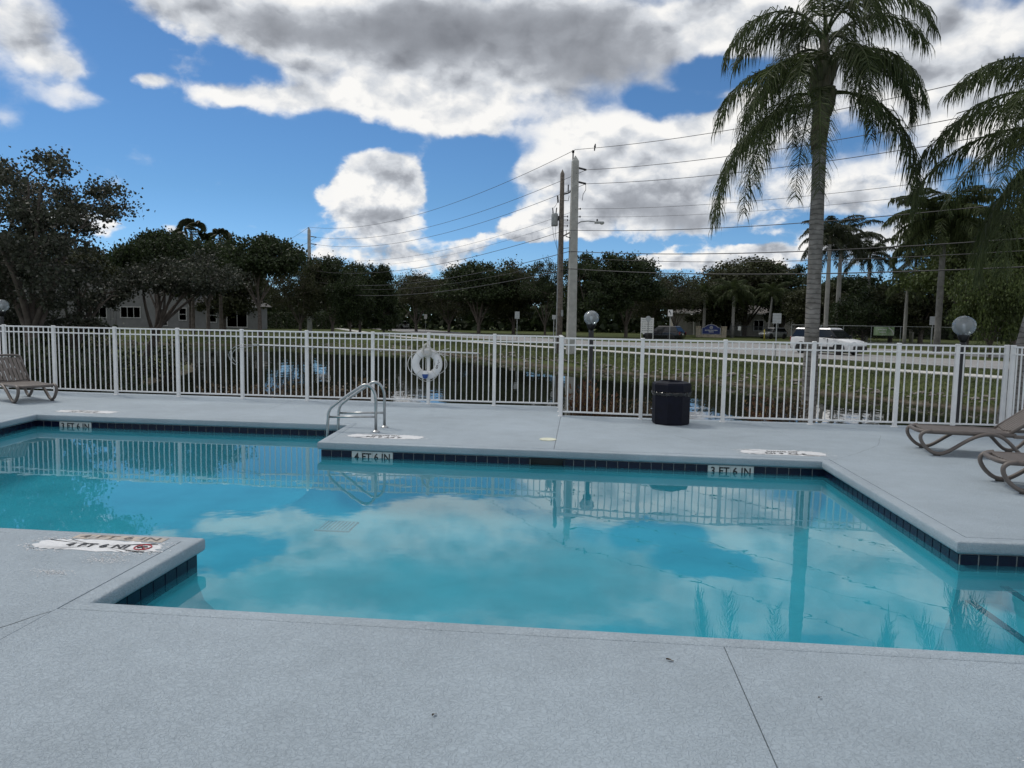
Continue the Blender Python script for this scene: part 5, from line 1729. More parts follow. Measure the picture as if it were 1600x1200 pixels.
def leaves_mesh(name, pos, size, rng, aspect=0.42, up=0.0, outward=None, fold=0.25):
    """pos (n,3), size (n,): one folded diamond leaf each"""
    n = len(pos)
    d = rng.normal(size=(n, 3)); d[:, 2] += up
    if outward is not None: d += outward
    d /= np.linalg.norm(d, axis=1, keepdims=True)
    e = rng.normal(size=(n, 3)); s = np.cross(d, e); s /= np.linalg.norm(s, axis=1, keepdims=True) + 1e-9
    u = np.cross(s, d)
    L_ = size[:, None]
    base = pos - d * L_ * 0.5; tip = pos + d * L_ * 0.5
    sa = pos + s * L_ * aspect + u * L_ * fold * 0.5; sb = pos - s * L_ * aspect + u * L_ * fold * 0.5
    V = np.stack([base, sa, tip, sb], 1).reshape(-1, 3)
    me = bpy.data.meshes.new(name)
    me.vertices.add(4 * n); me.vertices.foreach_set('co', V.astype(np.float32).ravel())
    me.loops.add(6 * n); me.polygons.add(2 * n)
    i = np.arange(n) * 4
    idx = np.stack([i, i + 1, i + 2, i, i + 2, i + 3], 1)
    me.loops.foreach_set('vertex_index', idx.ravel().astype(np.int32))
    me.polygons.foreach_set('loop_start', (np.arange(2 * n) * 3).astype(np.int32))
    me.update(calc_edges=True); me.validate()
    return me

def limb(mb, a, b, r0, r1, rnd, bow=0.15, segs=5, n=6):
    a, b = Vector(a), Vector(b); L_ = (b - a).length
    o = Vector((rnd.uniform(-1, 1), rnd.uniform(-1, 1), rnd.uniform(-0.2, 1.0))) * L_ * bow
    pts = []; rr = []
    for i in range(segs + 1):
        t = i / segs
        pts.append(a + (b - a) * t + o * 4 * t * (1 - t) * 0.5); rr.append(r0 + (r1 - r0) * t)
    mb.tube(pts, rr, n, False)
    return pts

def tree_meshes(seed, w, z0, z1, nclus, per, leaf, trunk_r=0.22, spread=0.62, flat=1.0, shape='round', lean=(0, 0), fork=0.5, limbs=6, twig=0.02):
    """crown of half width w between z0 and z1 on a trunk from the ground"""
    rnd = random.Random(seed); rng = np.random.default_rng(seed)
    cz, hz = (z0 + z1) / 2, (z1 - z0) / 2
    wood = MB()
    top = Vector((lean[0], lean[1], z0 * 0.75 + z1 * 0.25 if shape != 'cone' else z1 * 0.95))
    fk = Vector((lean[0] * fork, lean[1] * fork, max(0.6, z0 * 0.62)))
    tr = limb(wood, (0, 0, -0.3), fk, trunk_r * 1.25, trunk_r, rnd, 0.05, 4, 8)
    C = []
    tries = 0
    while len(C) < nclus and tries < nclus * 60:
        tries += 1
        v = Vector((rnd.gauss(0, 1), rnd.gauss(0, 1), rnd.gauss(0, 1))).normalized()
        q = rnd.random() ** 0.38
        if shape == 'round':
            c = Vector((v.x * w * q + lean[0], v.y * w * q + lean[1], cz + v.z * hz * q))
        elif shape == 'umbrella':
            if v.z < -0.25: v.z *= 0.3
            c = Vector((v.x * w * q + lean[0], v.y * w * q + lean[1], cz + v.z * hz * q))
        else:
            t = rnd.random() ** 0.8
            rr = w * (1 - t) ** 0.7 * (0.5 + 0.5 * q)
            a = rnd.uniform(0, 2 * PI)
            c = Vector((rr * math.cos(a), rr * math.sin(a), z0 + (z1 - z0) * t))
        mind = w * 0.13
        if all((c - k).length > mind for k in C): C.append(c)
    stems = []
    if shape == 'cone':
        stems.append(limb(wood, fk, top, trunk_r, 0.03, rnd, 0.01, 8, 6))
    else:
        for k in range(limbs):
            a = 2 * PI * (k + rnd.uniform(-.3, .3)) / limbs
            e = Vector((lean[0] + w * 0.62 * math.cos(a) * rnd.uniform(0.6, 1.05), lean[1] + w * 0.62 * math.sin(a) * rnd.uniform(0.6, 1.05), cz + hz * rnd.uniform(-0.35, 0.55)))
            s0 = fk + Vector((0, 0, rnd.uniform(-0.15, 0.1) * z0))
            stems.append(limb(wood, s0, e, trunk_r * 0.62, trunk_r * 0.16, rnd, 0.16, 7, 6))
        stems.append(limb(wood, fk, (lean[0], lean[1], z1 - hz * 0.35), trunk_r * 0.6, trunk_r * 0.12, rnd, 0.1, 7, 6))
    pts = [p for s in stems for p in s[1:]]
    P_, S_, O_ = [], [], []
    for c in C:
        j = min(pts, key=lambda p: (p - c).length + max(0, p.z - c.z) * 0.8)
        limb(wood, j, c, max(twig * 1.3, trunk_r * 0.11), twig * 0.5, rnd, 0.12, 3, 4)
        sr = w * spread * 0.32 * rnd.uniform(0.7, 1.25)
        k = int(per * rnd.uniform(0.6, 1.3))
        x = rng.normal(size=(k, 3)) * np.array([sr, sr, sr * 0.62 * flat]) * 0.62
        P_.append(x + np.array(c)); S_.append(leaf * rng.uniform(0.6, 1.35, k))
        # a few bare twigs poking out of each clump
        for _ in range(2):
            dv = Vector((rnd.gauss(0, 1), rnd.gauss(0, 1), rnd.gauss(0.3, 0.8))).normalized() * sr * 1.1
            wood.tube([c, c + dv], [twig * 0.45, twig * 0.2], 3, False)
    P_ = np.concatenate(P_); S_ = np.concatenate(S_)
    lm = leaves_mesh('crown', P_, S_, rng)
    wm = wood.mesh('trunk', True)
    return wm, lm

def place_tree(name, label, wm, lm, leafm, loc, rz=0.0, sc=(1, 1, 1), group='trees beyond the pond'):
    if len(wm.materials) == 0: wm.materials.append(M['bark'])
    r = thing(name, label, 'tree', loc, rz, group)
    r.scale = sc
    link('trunk', wm, None, r)
    o = link('crown', lm, None, r)
    if len(lm.materials) == 0:
        lm.materials.append(leafm)
    elif lm.materials[0] != leafm:
        o.material_slots[0].link = 'OBJECT'; o.material_slots[0].material = leafm
    return r

# big leafy trees on the left bank
wm, lm = tree_meshes(11, 3.2, 2.3, 7.5, 62, 330, 0.105, 0.16, 0.46, lean=(0.2, 0), limbs=9, twig=0.014)
place_tree('leafy_tree', 'tall open-crowned leafy tree on the bank at the left edge', wm, lm, M['leaf_grey'], (-18.0, 22.6, gz(-18.0, 22.6)), group='trees on the left bank')
wm2, lm2 = tree_meshes(12, 1.5, 1.6, 3.9, 24, 200, 0.10, 0.12, 0.6, lean=(1.3, 0), limbs=7, twig=0.012)
place_tree('leafy_tree', 'leaning leafy tree with a slanting trunk low on the left bank', wm2, lm2, M['leaf_grey'], (-18.6, 24.6, gz(-18.6, 24.6)), group='trees on the left bank')
wm3, lm3 = tree_meshes(13, 2.35, 2.9, 5.2, 52, 230, 0.10, 0.13, 0.50, shape='umbrella', lean=(2.1, 0), limbs=8, twig=0.012)
place_tree('leafy_tree', 'grey leaved spreading tree in front of the house', wm3, lm3, M['leaf_grey'], (-17.7, 27.6, gz(-17.7, 27.6)), group='trees on the left bank')
place_tree('leafy_tree', 'leafy tree cut by the left edge of the picture behind the globe lamp', wm, lm, M['leaf_grey'], (-21.3, 24.6, gz(-21.3, 24.6)), 2.1, (1.0, 1.0, 1.06), 'trees on the left bank')
wm4, lm4 = tree_meshes(17, 2.2, 0.2, 3.4, 40, 200, 0.11, 0.08, 0.6, limbs=8, twig=0.010)
place_tree('leafy_tree', 'low bushy tree filling the bank below the tall leafy tree', wm4, lm4, M['leaf_grey'], (-20.9, 24.4, gz(-20.9, 24.4)), 1.0, (0.9, 0.9, 0.9), 'trees on the left bank')

# kinds of far trees
K = {
    'dense': [tree_meshes(21, 5.0, 2.0, 10.0, 110, 260, 0.27, 0.24, 0.62), tree_meshes(22, 5.0, 2.2, 10.0, 105, 260, 0.27, 0.22, 0.6, shape='umbrella')],
    'airy': [tree_meshes(31, 5.0, 2.2, 10.0, 140, 120, 0.20, 0.2, 0.5, twig=0.03), tree_meshes(32, 5.0, 2.2, 10.0, 135, 110, 0.20, 0.2, 0.5, shape='umbrella', twig=0.03)],
    'open': [tree_meshes(41, 5.0, 2.2, 10.0, 80, 260, 0.26, 0.25, 0.5)],
    'high': [tree_meshes(71, 5.0, 4.8, 10.0, 90, 230, 0.27, 0.2, 0.55, shape='umbrella'), tree_meshes(72, 5.0, 4.6, 10.0, 85, 230, 0.27, 0.2, 0.55)],
    'cone': [tree_meshes(51, 2.2, 0.8, 8.7, 110, 220, 0.20, 0.15, 0.75, shape='cone')],
    'bush': [tree_meshes(61, 4.2, 0.8, 5.0, 75, 240, 0.20, 0.12, 0.65)],
}
FAR = [
    (-37.2, 62, 9.6, 3.9, 'high', 'leaf_dark', 'broad dark tree behind the grey leaved tree and the house roof'),
    (-39.3, 75, 10.2, 4.6, 'high', 'leaf_dark', 'dark tree under the two fan palms'),
    (-32.3, 72, 10.3, 4.6, 'high', 'leaf_dark', 'rounded very dark tree standing behind the right end of the house'),
    (-47.6, 95, 12.1, 5.8, 'dense', 'leaf_olive', 'wide olive tree behind the house roof'),
    (-33.1, 85, 9.8, 3.9, 'airy', 'leaf_olive', 'thin-crowned tree around the distant utility pole'),
    (-30.2, 88, 9.4, 4.0, 'dense', 'leaf_dark', 'dark tree just right of the distant utility pole'),
    (-28.0, 92, 9.2, 3.6, 'open', 'leaf_dark', 'open-crowned dark tree left of the conical tree'),
    (-24.9, 92, 8.8, 2.2, 'cone', 'leaf_dark', 'narrow conical evergreen left of the white hatchback'),
    (-24.8, 78, 6.9, 2.6, 'dense', 'leaf_dark', 'small dark tree standing at the road bend in front of the hedge end'),
    (-26.6, 118, 9.7, 5.9, 'airy', 'leaf_olive', 'thin twiggy tree right of the conical evergreen'),
    (-20.6, 115, 10.4, 5.0, 'airy', 'leaf_olive', 'second twiggy olive tree right of the conical evergreen'),
    (-14.9, 108, 10.6, 5.6, 'dense', 'leaf_dark', 'domed dark tree midway between the conical evergreen and the poles'),
    (-10.1, 112, 10.9, 5.7, 'dense', 'leaf_olive', 'domed olive tree left of the wooden utility pole'),
    (-5.0, 105, 10.9, 4.0, 'airy', 'leaf_dark', 'ragged tree directly behind the wooden utility pole'),
    (1.5, 100, 11.6, 5.6, 'open', 'leaf_dark', 'tall dark tree just right of the concrete utility pole'),
    (6.3, 104, 11.4, 5.2, 'dense', 'leaf_dark', 'dark tree above the white notice board'),
    (10.7, 120, 10.8, 4.9, 'airy', 'leaf_olive', 'thin see-through tree behind the bent arrow sign'),
    (14.5, 115, 9.9, 4.3, 'airy', 'leaf_olive', 'thin see-through tree left of the blue entrance sign'),
    (22.3, 128, 10.7, 6.4, 'dense', 'leaf_olive', 'broad olive tree above the porch building'),
    (28.1, 130, 13.4, 8.3, 'dense', 'leaf_olive', 'largest domed tree, rising over the silver car'),
    (33.6, 127, 12.4, 6.7, 'open', 'leaf_dark', 'dark domed tree touching the left side of the palm trunk'),
    (34.1, 112, 8.6, 4.6, 'dense', 'leaf_olive', 'lower tree behind the main palm trunk'),
    (40.4, 115, 9.6, 5.8, 'dense', 'leaf_dark', 'dark tree behind the royal palms'),
    (40.1, 100, 7.7, 5.6, 'dense', 'leaf_dark', 'low dark tree above the green banner'),
    (35.5, 97, 5.6, 4.8, 'bush', 'leaf_dark', 'round dark shrubby tree behind the green banner'),
    (41.7, 95, 9.4, 5.1, 'open', 'leaf_olive', 'olive tree behind the pale-trunked palm'),
    (37.2, 75, 12.0, 5.4, 'dense', 'leaf_green', 'green tree above the right-hand globe lamp'),
    (35.9, 65, 12.9, 5.5, 'dense', 'leaf_green', 'tall green tree at the right edge behind the leaning palm'),
    (42.2, 70, 15.2, 6.0, 'open', 'leaf_green', 'tallest green tree, mostly past the right edge'),
    (28.9, 55, 7.2, 2.8, 'bush', 'leaf_green', 'small light green tree low at the right edge'),
    (-55, 100, 11.0, 5.5, 'high', 'leaf_dark', 'dark tree standing beside the two-storey part of the house'),
    (-66, 92, 11.0, 5.8, 'high', 'leaf_olive', 'open tree in front of the two-storey house wall'),
    (-85, 100, 12.5, 6.0, 'dense', 'leaf_dark', 'dark tree at the far left beyond the leafy trees'),
]
rnd = random.Random(77)
cnt = {}
for x, y, top, w, kind, lf, lab in FAR:
    vs = K[kind]; k = cnt.get(kind, 0); cnt[kind] = k + 1
    wm_, lm_ = vs[k % len(vs)]
    hw, ht = {'dense': (5.3, 10.6), 'airy': (5.3, 10.6), 'open': (5.3, 10.6), 'high': (5.3, 10.6), 'cone': (2.3, 9.0), 'bush': (4.5, 5.6)}[kind]
    sx = w / hw; g0 = max(gz(x, y), -0.3); sz = (top - g0) / ht
    place_tree('conical_tree' if kind == 'cone' else 'broadleaf_tree', lab, wm_, lm_, M[lf], (x, y, g0), rnd.uniform(0, 6.28), (sx * rnd.uniform(.95, 1.1), sx * rnd.uniform(.9, 1.1), sz))

# a far wood that closes the view between the trunks
rng = np.random.default_rng(5)
n = 42000
az = rng.uniform(-1.05, 0.95, n); dist = rng.uniform(146, 176, n)
hmax = 8.0 + 1.6 * np.sin(az * 23) + 1.2 * np.sin(az * 57 + 1) + 0.8 * np.sin(az * 131)
zz = rng.random(n) ** 0.8 * hmax - 0.3
pos = np.stack([np.sin(az) * dist, np.cos(az) * dist, zz], 1)
me = leaves_mesh('far_wood', pos, rng.uniform(0.7, 1.7, n), rng, 0.5)
me.materials.append(M['leaf_dark'])
struct(link('far_wood', me, None), 'stuff')

# ------------------------------------------------------------------ hedge
def hedge():
    r = thing('hedge', 'long clipped dark hedge beside the house at the road', 'hedge', (-49.6, 124.5, -0.25), math.atan2(6.7, 9.76))
    rng = np.random.default_rng(9); n = 9000
    p = rng.uniform(-0.5, 0.5, (n, 3)) * np.array([11.8, 2.2, 2.75])
    k = rng.integers(0, 3, n)                          # push to the faces
    sgn = np.where(rng.random(n) < .5, -1, 1)
    for ax, hs in ((1, 1.1), (2, 1.375), (0, 5.9)):
        mm = k == {1: 0, 2: 1, 0: 2}[ax]
        p[mm, ax] = (sgn * hs)[mm] + rng.normal(0, 0.06, mm.sum())
    p[:, 2] += 1.38
    me = leaves_mesh('foliage', p, rng.uniform(0.14, 0.3, n), rng); me.materials.append(M['leaf_dark'])
    link('foliage', me, None, r)
    m = MB()
    for i in range(14):
        m.tube([(-5.6 + i * 0.86, 0, 0), (-5.6 + i * 0.86 + 0.1, 0.1, 2.3)], [0.05, 0.02], 5)
    obj('stem', m, M['bark'], r)
hedge()

# ------------------------------------------------------------------ palms
def frond_mesh(seed, L=3.0, rise=0.9, bendv=2.3, leaf=0.62, n=60, droop=0.9, width=0.016, petiole=0.12, segs=3, vee=0.35, power=1.25):
    """one feather frond springing from the origin along +X; rise = start elevation, bendv = total downward turn"""
    rnd = random.Random(seed)
    N_ = 26; P_ = []; T_ = []
    p = Vector((0, 0, 0)); curl = rnd.uniform(-0.12, 0.12)
    for i in range(N_ + 1):
        t = i / N_
        a = rise - bendv * t ** power; yaw = curl * t * 2
        d = Vector((math.cos(a) * math.cos(yaw), math.cos(a) * math.sin(yaw), math.sin(a)))
        P_.append(p.copy()); T_.append(d); p += d * (L / N_)
    m = MB()
    m.tube(P_, [0.030 * (1 - 0.88 * i / N_) for i in range(N_ + 1)], 5, False)
    for s in (-1, 1):
        for k in range(n):
            t = petiole + (1 - petiole) * (k + rnd.random() * 0.8) / n
            f = t * N_; i = min(N_ - 1, int(f)); q = P_[i].lerp(P_[i + 1], f - i); d = T_[i]
            side = d.cross(Vector((0, 0, 1)))
            if side.length < 1e-3: side = Vector((0, 1, 0))
            side = side.normalized() * s
            upv = side.cross(d).normalized(); upv = upv if upv.z >= 0 else -upv
            prof = math.sin(PI * min(1, 0.22 + 0.78 * t) ** 0.9) ** 0.6 if t < 0.98 else 0.35
            ll = leaf * (0.35 + 0.65 * prof) * rnd.uniform(0.62, 1.15)
            dr = (side * rnd.uniform(0.6, 0.95) + d * rnd.uniform(0.3, 0.95) + upv * rnd.uniform(-vee, vee * 1.3)).normalized()
            pts = [q]; cur = q.copy()
            for g in range(segs):
                e = (g + 0.6) / segs
                dd = (dr * (1 - droop * e) + Vector((0, 0, -1)) * droop * e * 1.15).normalized()
                dd = (dd + Vector((rnd.uniform(-1, 1), rnd.uniform(-1, 1), 0)) * 0.10).normalized(); cur = cur + dd * (ll / segs); pts.append(cur.copy())
            ax = (d * rnd.uniform(0.5, 1) + upv * rnd.uniform(-0.5, 0.9)).normalized()
            w = width * rnd.uniform(0.8, 1.25)
            V = []
            for g, pp in enumerate(pts):
                ww = w * (0.7, 1.0, 0.75, 0.0)[g if segs == 3 else min(3, g * 3 // segs)]
                V += [pp - ax * ww, pp + ax * ww]
            m.faces(V, [(2 * g, 2 * g + 2, 2 * g + 3, 2 * g + 1) for g in range(segs)])
    return m

def build_queen_palm(label, base, ztop, lean, r0, r1, fr, seed, group, leafm, barkm, shaft=0.9, shared=None):
    """fr = list of (azimuth, rise, bend, length, droop)"""
    r = thing('palm_tree', label, 'palm', base, 0, group)
    H_ = ztop - base[2]
    m = MB(); pts = []; rad = []
    for i in range(15):
        t = i / 14
        pts.append((lean[0] * t ** 1.3, lean[1] * t ** 1.3, H_ * t - 0.2 * (1 - t)))
        rad.append(r0 + (r1 - r0) * t + (0.10 * (1 - t / 0.06) if t < 0.06 else 0) + 0.004 * math.sin(i * 2.1))
    m.tube(pts, rad, 16)
    obj('trunk', m, barkm, r, smooth=True)
    m = MB(); tx, ty = lean
    m.tube([(tx, ty, H_ - 0.55), (tx, ty, H_ - 0.1), (tx, ty, H_ + shaft * 0.5), (tx, ty, H_ + shaft)], [r1 * 1.0, r1 * 1.4, r1 * 1.1, r1 * 0.12], 12)
    cs = obj('crownshaft', m, M['crownshaft'], r, smooth=True)
    rnd = random.Random(seed)
    for k in range(16):                                   # old leaf bases and fibre
        a = rnd.uniform(0, 2 * PI); z = H_ - 0.45 + rnd.random() * shaft * 0.8
        m = MB(); c, s = math.cos(a), math.sin(a)
        m.tube([(tx + c * r1 * 1.0, ty + s * r1 * 1.0, z - 0.25), (tx + c * r1 * 1.45, ty + s * r1 * 1.45, z), (tx + c * r1 * 1.9, ty + s * r1 * 1.9, z + 0.28)], [0.05, 0.055, 0.03], 6, True, 1.5)
        obj('leaf_base', m, M['crownshaft'], r, smooth=True)
    for k, (a, rise, bd, L_, dr, pw) in enumerate(fr):
        fm = frond_mesh(seed * 50 + k, L_, rise, bd, 0.84, 125, dr, 0.0105, 0.14, power=pw) if shared is None else None
        me = fm.mesh('frond') if fm else shared[k % len(shared)]
        if len(me.materials) == 0: me.materials.append(leafm)
        link('frond', me, None, r, (tx + math.cos(a) * r1 * 0.5, ty + math.sin(a) * r1 * 0.5, H_ + shaft * (0.10 + 0.75 * (k / len(fr)))), (0, 0, a))
    return r

rnd = random.Random(31)
fr = []
# low hanging fronds first, then the arching middle ones and the upright heart: azimuth, rise, turn, length, droop, how late it bends
for a in (3.28, 2.75, 3.85, 4.35, -0.25, 0.25, 2.2, 1.4):
    fr.append((a + rnd.uniform(-.08, .08), rnd.uniform(0.40, 0.62), rnd.uniform(2.0, 2.15), rnd.uniform(3.2, 3.6), 1.0, 0.58))
for a in (3.15, 3.65, 2.6, 4.3, 4.9, 5.6, 6.1, 0.3, 0.8, 1.5, 2.1):
    fr.append((a + rnd.uniform(-.15, .15), rnd.uniform(0.95, 1.15), rnd.uniform(2.5, 2.8), rnd.uniform(2.5, 2.9), 1.0, 0.62))
for a in (0.0, 0.9, 1.8, 2.6, 3.3, 4.2, 5.0, 5.8):
    fr.append((a + rnd.uniform(-.2, .2), rnd.uniform(1.25, 1.5), rnd.uniform(2.6, 3.0), rnd.uniform(2.3, 2.7), 1.0, 0.75))
build_queen_palm('tall queen palm with drooping fronds just beyond the fence', (4.86, 16.0, gz(4.86, 16.0)), 6.0, (-0.06, 0), 0.158, 0.130, fr, 3, 'feather palms near the fence', M['palm_leaf'], M['palm_bark'], 2.1)
fr = []
for a in (2.6, 3.0, 3.45):
    fr.append((a, rnd.uniform(0.15, 0.3), rnd.uniform(1.75, 1.9), rnd.uniform(3.0, 3.4), 1.0, 0.55))
for a in (3.0, 3.7, 4.6, 2.1, 1.2, 5.2):
    fr.append((a + rnd.uniform(-.1, .1), rnd.uniform(0.50, 0.70), rnd.uniform(1.7, 1.85), rnd.uniform(3.0, 3.4), 1.0, 0.75))
for a in (2.7, 3.2, 3.75, 4.4, 5.0, 0.4, 1.3):
    fr.append((a + rnd.uniform(-.15, .15), rnd.uniform(0.9, 1.1), rnd.uniform(2.0, 2.3), rnd.uniform(3.0, 3.5), 1.0, 0.85))
for a in (0.0, 1.2, 2.4, 3.2, 4.4, 5.4):
    fr.append((a, rnd.uniform(1.15, 1.4), rnd.uniform(1.9, 2.3), 2.8, 0.95, 0.9))
build_queen_palm('leaning queen palm cut by the right edge with fronds reaching in', (7.86, 14.35, gz(7.86, 14.35)), 4.95, (1.15, 0.1), 0.21, 0.16, fr, 4, 'feather palms near the fence', M['palm_leaf'], M['palm_bark'], 1.2)

# royal palms and queen palms across the street share a few fronds
def shared_fronds(seed, L_, leaf, width, droop, n=34):
    out = []
    for k, (ri, bd) in enumerate(((-0.15, 1.25), (0.35, 1.7), (0.8, 1.8), (1.2, 1.6))):
        out.append(frond_mesh(seed + k, L_, ri, bd, leaf, n, droop, width, segs=2).mesh('frond'))
    return out
ROYAL = shared_fronds(900, 3.6, 0.8, 0.032, 0.75, 74)
QUEEN = shared_fronds(950, 3.2, 1.0, 0.032, 1.0, 70)
for me in ROYAL: me.materials.append(M['palm_dark'])
for me in QUEEN: me.materials.append(M['palm_leaf'])
def far_palm(label, x, y, zt, r0, lib, n, sc, bark, shaft, seed, group='palms across the street', lean=(0, 0)):
    rnd = random.Random(seed); g0 = max(gz(x, y), -0.3)
    r = thing('palm_tree', label, 'palm', (x, y, g0), 0, group); H_ = zt - g0
    m = MB(); m.tube([(lean[0] * t, lean[1] * t, H_ * t) for t in (0, .2, .4, .6, .8, 1)], [r0 * 1.2, r0, r0 * 1.05, r0 * 1.02, r0 * .9, r0 * .75], 10); obj('trunk', m, bark, r, smooth=True)
    if shaft:
        m = MB(); m.tube([(lean[0], lean[1], H_ - 0.1), (lean[0], lean[1], H_ + shaft)], [r0 * 0.85, r0 * 0.5], 8); obj('crownshaft', m, M['crownshaft'], r, smooth=True)
    for k in range(n):
        a = 2 * PI * k * 0.382 + rnd.uniform(-.2, .2)
        s = sc * rnd.uniform(0.85, 1.1)
        o = link('frond', lib[min(3, int(4 * k / n))], None, r, (lean[0], lean[1], H_ + shaft * 0.8), (0, 0, a)); o.scale = (s, s, s)
far_palm('royal palm just right of the main trunk, its pale stem half hidden', 29.4, 92, 11.6, 0.26, ROYAL, 20, 1.35, M['palm_pale'], 1.0, 1)
far_palm('tall royal palm with a wide dark crown right of the main palm', 32.7, 98, 11.2, 0.28, ROYAL, 26, 1.6, M['palm_pale'], 1.2, 2)
far_palm('royal palm with a small spreading crown above the low dark trees', 41.5, 112, 11.3, 0.28, ROYAL, 22, 1.45, M['palm_pale'], 1.1, 3)
far_palm('slim palm between the royal palms and the pale-trunked palm', 44.9, 105, 10.0, 0.24, ROYAL, 20, 1.25, M['palm_pale'], 1.0, 4)
far_palm('shaggy dark palm with a pale ringed trunk left of the right-hand globe lamp', 28.5, 62, 9.4, 0.24, QUEEN, 52, 1.45, M['palm_mid'], 0.8, 5)
far_palm('drooping feather palm right of the blue sign', 23.7, 118, 6.4, 0.24, QUEEN, 18, 1.25, M['palm_pale'], 0.7, 6)
far_palm('yellowish feather palm with a curved trunk left of the silver car', 28.6, 116, 6.2, 0.18, QUEEN, 16, 1.05, M['palm_pale'], 0.6, 7, lean=(0.4, 0))
far_palm('feather palm left of the blue sign in the shade', 19.6, 120, 5.9, 0.22, QUEEN, 16, 1.15, M['palm_pale'], 0.6, 8)
far_palm('feather palm half hidden behind the leaning palm', 39.5, 80, 7.4, 0.20, QUEEN, 16, 1.15, M['palm_pale'], 0.6, 9)
far_palm('low feather palm beside the grey sign back on the right', 35.2, 84, 5.9, 0.18, QUEEN, 15, 1.0, M['palm_pale'], 0.5, 10)

def fan_palm(label, x, y, zt, r_, seed):
    rnd = random.Random(seed); r = thing('fan_palm', label, 'palm', (x, y, -0.25), 0, 'fan palms above the dark trees')
    m = MB(); m.tube([(0, 0, 0), (0, 0, zt * .5), (0, 0, zt)], [0.22, 0.18, 0.17], 8); obj('trunk', m, M['bark'], r)
    for k in range(34):
        a = rnd.uniform(0, 2 * PI); e = rnd.uniform(-0.8, 1.4)
        d = Vector((math.cos(a) * math.cos(e), math.sin(a) * math.cos(e), math.sin(e)))
        s = d.cross(Vector((0, 0, 1))).normalized(); u = s.cross(d); ph = rnd.uniform(-1.3, 1.3); s, u = s * math.cos(ph) + u * math.sin(ph), u * math.cos(ph) - s * math.sin(ph)
        m = MB(); c = d * r_ * 0.55
        m.tube([(0, 0, 0), c], 0.02, 4, False)
        for j in range(15):
            b = -1.25 + 2.5 * j / 14
            t = (d * math.cos(b) + s * math.sin(b)); tip = c + t * r_ * 0.55 * (1 - 0.15 * abs(b)) - Vector((0, 0, 0.16 * r_)); w = t.cross(u) * 0.045 * r_
            m.faces([c, c + t * r_ * 0.35 + w, tip, c + t * r_ * 0.35 - w], [(0, 1, 2, 3)])
        obj('fan', m, M['palm_dark'], r, (0, 0, zt))
fan_palm('fan palm poking above the dark trees, larger of the two', -42.6, 78, 10.9, 1.9, 1)
fan_palm('fan palm poking above the dark trees, smaller of the two', -40.4, 80, 10.4, 1.6, 2)

# ------------------------------------------------------------------ shrubs on the near bank
def shrub_meshes(seed, n_stem, h, w, leaf, per):
    rnd = random.Random(seed); rng = np.random.default_rng(seed); m = MB(); P_, S_ = [], []
    for k in range(n_stem):
        a = rnd.uniform(0, 2 * PI); q = rnd.random() ** 0.5 * w
        tip = Vector((q * math.cos(a), q * math.sin(a), h * rnd.uniform(0.55, 1.0)))
        pts = limb(m, (tip.x * 0.3, tip.y * 0.3, -0.1), tip, 0.010, 0.003, rnd, 0.12, 4, 4)
        for _ in range(per):
            t = rnd.uniform(0.2, 1.03); f = t * 4; i = min(3, int(f)); c = pts[i].lerp(pts[i + 1], f - i)
            P_.append(c + Vector((rnd.gauss(0, 0.05), rnd.gauss(0, 0.05), rnd.gauss(0, 0.03)))); S_.append(leaf * rnd.uniform(0.6, 1.3))
    lm = leaves_mesh('foliage', np.array(P_), np.array(S_), rng, 0.3, up=0.4)
    return m.mesh('stem', True), lm
SH = [shrub_meshes(1, 42, 1.05, 0.55, 0.075, 34), shrub_meshes(2, 36, 0.95, 0.6, 0.07, 34), shrub_meshes(3, 30, 1.15, 0.5, 0.08, 30)]
def shrub(label, x, y, top, lf, k, rz=0.0, w=1.0):
    z = gz(x, y); r = thing('shrub', label, 'shrub', (x, y, z), rz, 'shrubs growing behind the fence')
    s = (top - z) / 1.1; r.scale = (w, w, s)
    st, lm = SH[k]
    if not st.materials: st.materials.append(M['bark'])
    link('stem', st, None, r); o = link('foliage', lm, None, r)
    if not lm.materials: lm.materials.append(M[lf])
    o.material_slots[0].link = 'OBJECT'; o.material_slots[0].material = M[lf]
shrub('bronze shrub behind the fence below the wire hook', -8.5, 16.75, 0.30, 'leaf_bronze', 0, 0.3)
shrub('yellowish bronze shrub behind the fence right of the wire hook', -7.6, 16.8, 0.36, 'leaf_bronze', 1, 1.3)
shrub('thin bronze shrub two panels left of the life ring', -6.85, 16.75, 0.28, 'leaf_bronze', 2, 2.3)
shrub('sparse twiggy shrub behind the nearer grab rail', -5.9, 16.6, 0.36, 'leaf_bronze', 1, 4.0)
shrub('leafy shrub behind the fence above the grab rails', -5.3, 16.7, 0.46, 'leaf_bronze', 0, 5.1)
shrub('shrub ending the row just left of the bright pond reflection', -4.7, 16.5, 0.40, 'leaf_bronze', 2, 0.9)
shrub('reddish shrub behind the first panel of the stepped fence', 0.45, 15.35, 0.55, 'leaf_red', 0, 2.0, 0.8)
shrub('yellow tinged shrub beside the globe lamp post', 0.05, 15.5, 0.62, 'leaf_red', 2, 3.0, 0.7)
shrub('dull bronze shrub between the globe lamp post and the trash can', 0.95, 15.1, 0.42, 'leaf_bronze', 1, 0.2, 0.9)
shrub('low bronze shrub hidden beside the trash can', 1.5, 14.95, 0.30, 'leaf_bronze', 0, 1.2, 0.8)
shrub('reddish shrub behind the fence left of the main palm', 3.65, 15.0, 0.55, 'leaf_red', 1, 1.0, 0.9)
shrub('dark twiggy shrub at the foot of the main palm', 4.15, 14.9, 0.42, 'leaf_bronze', 2, 2.2, 0.8)
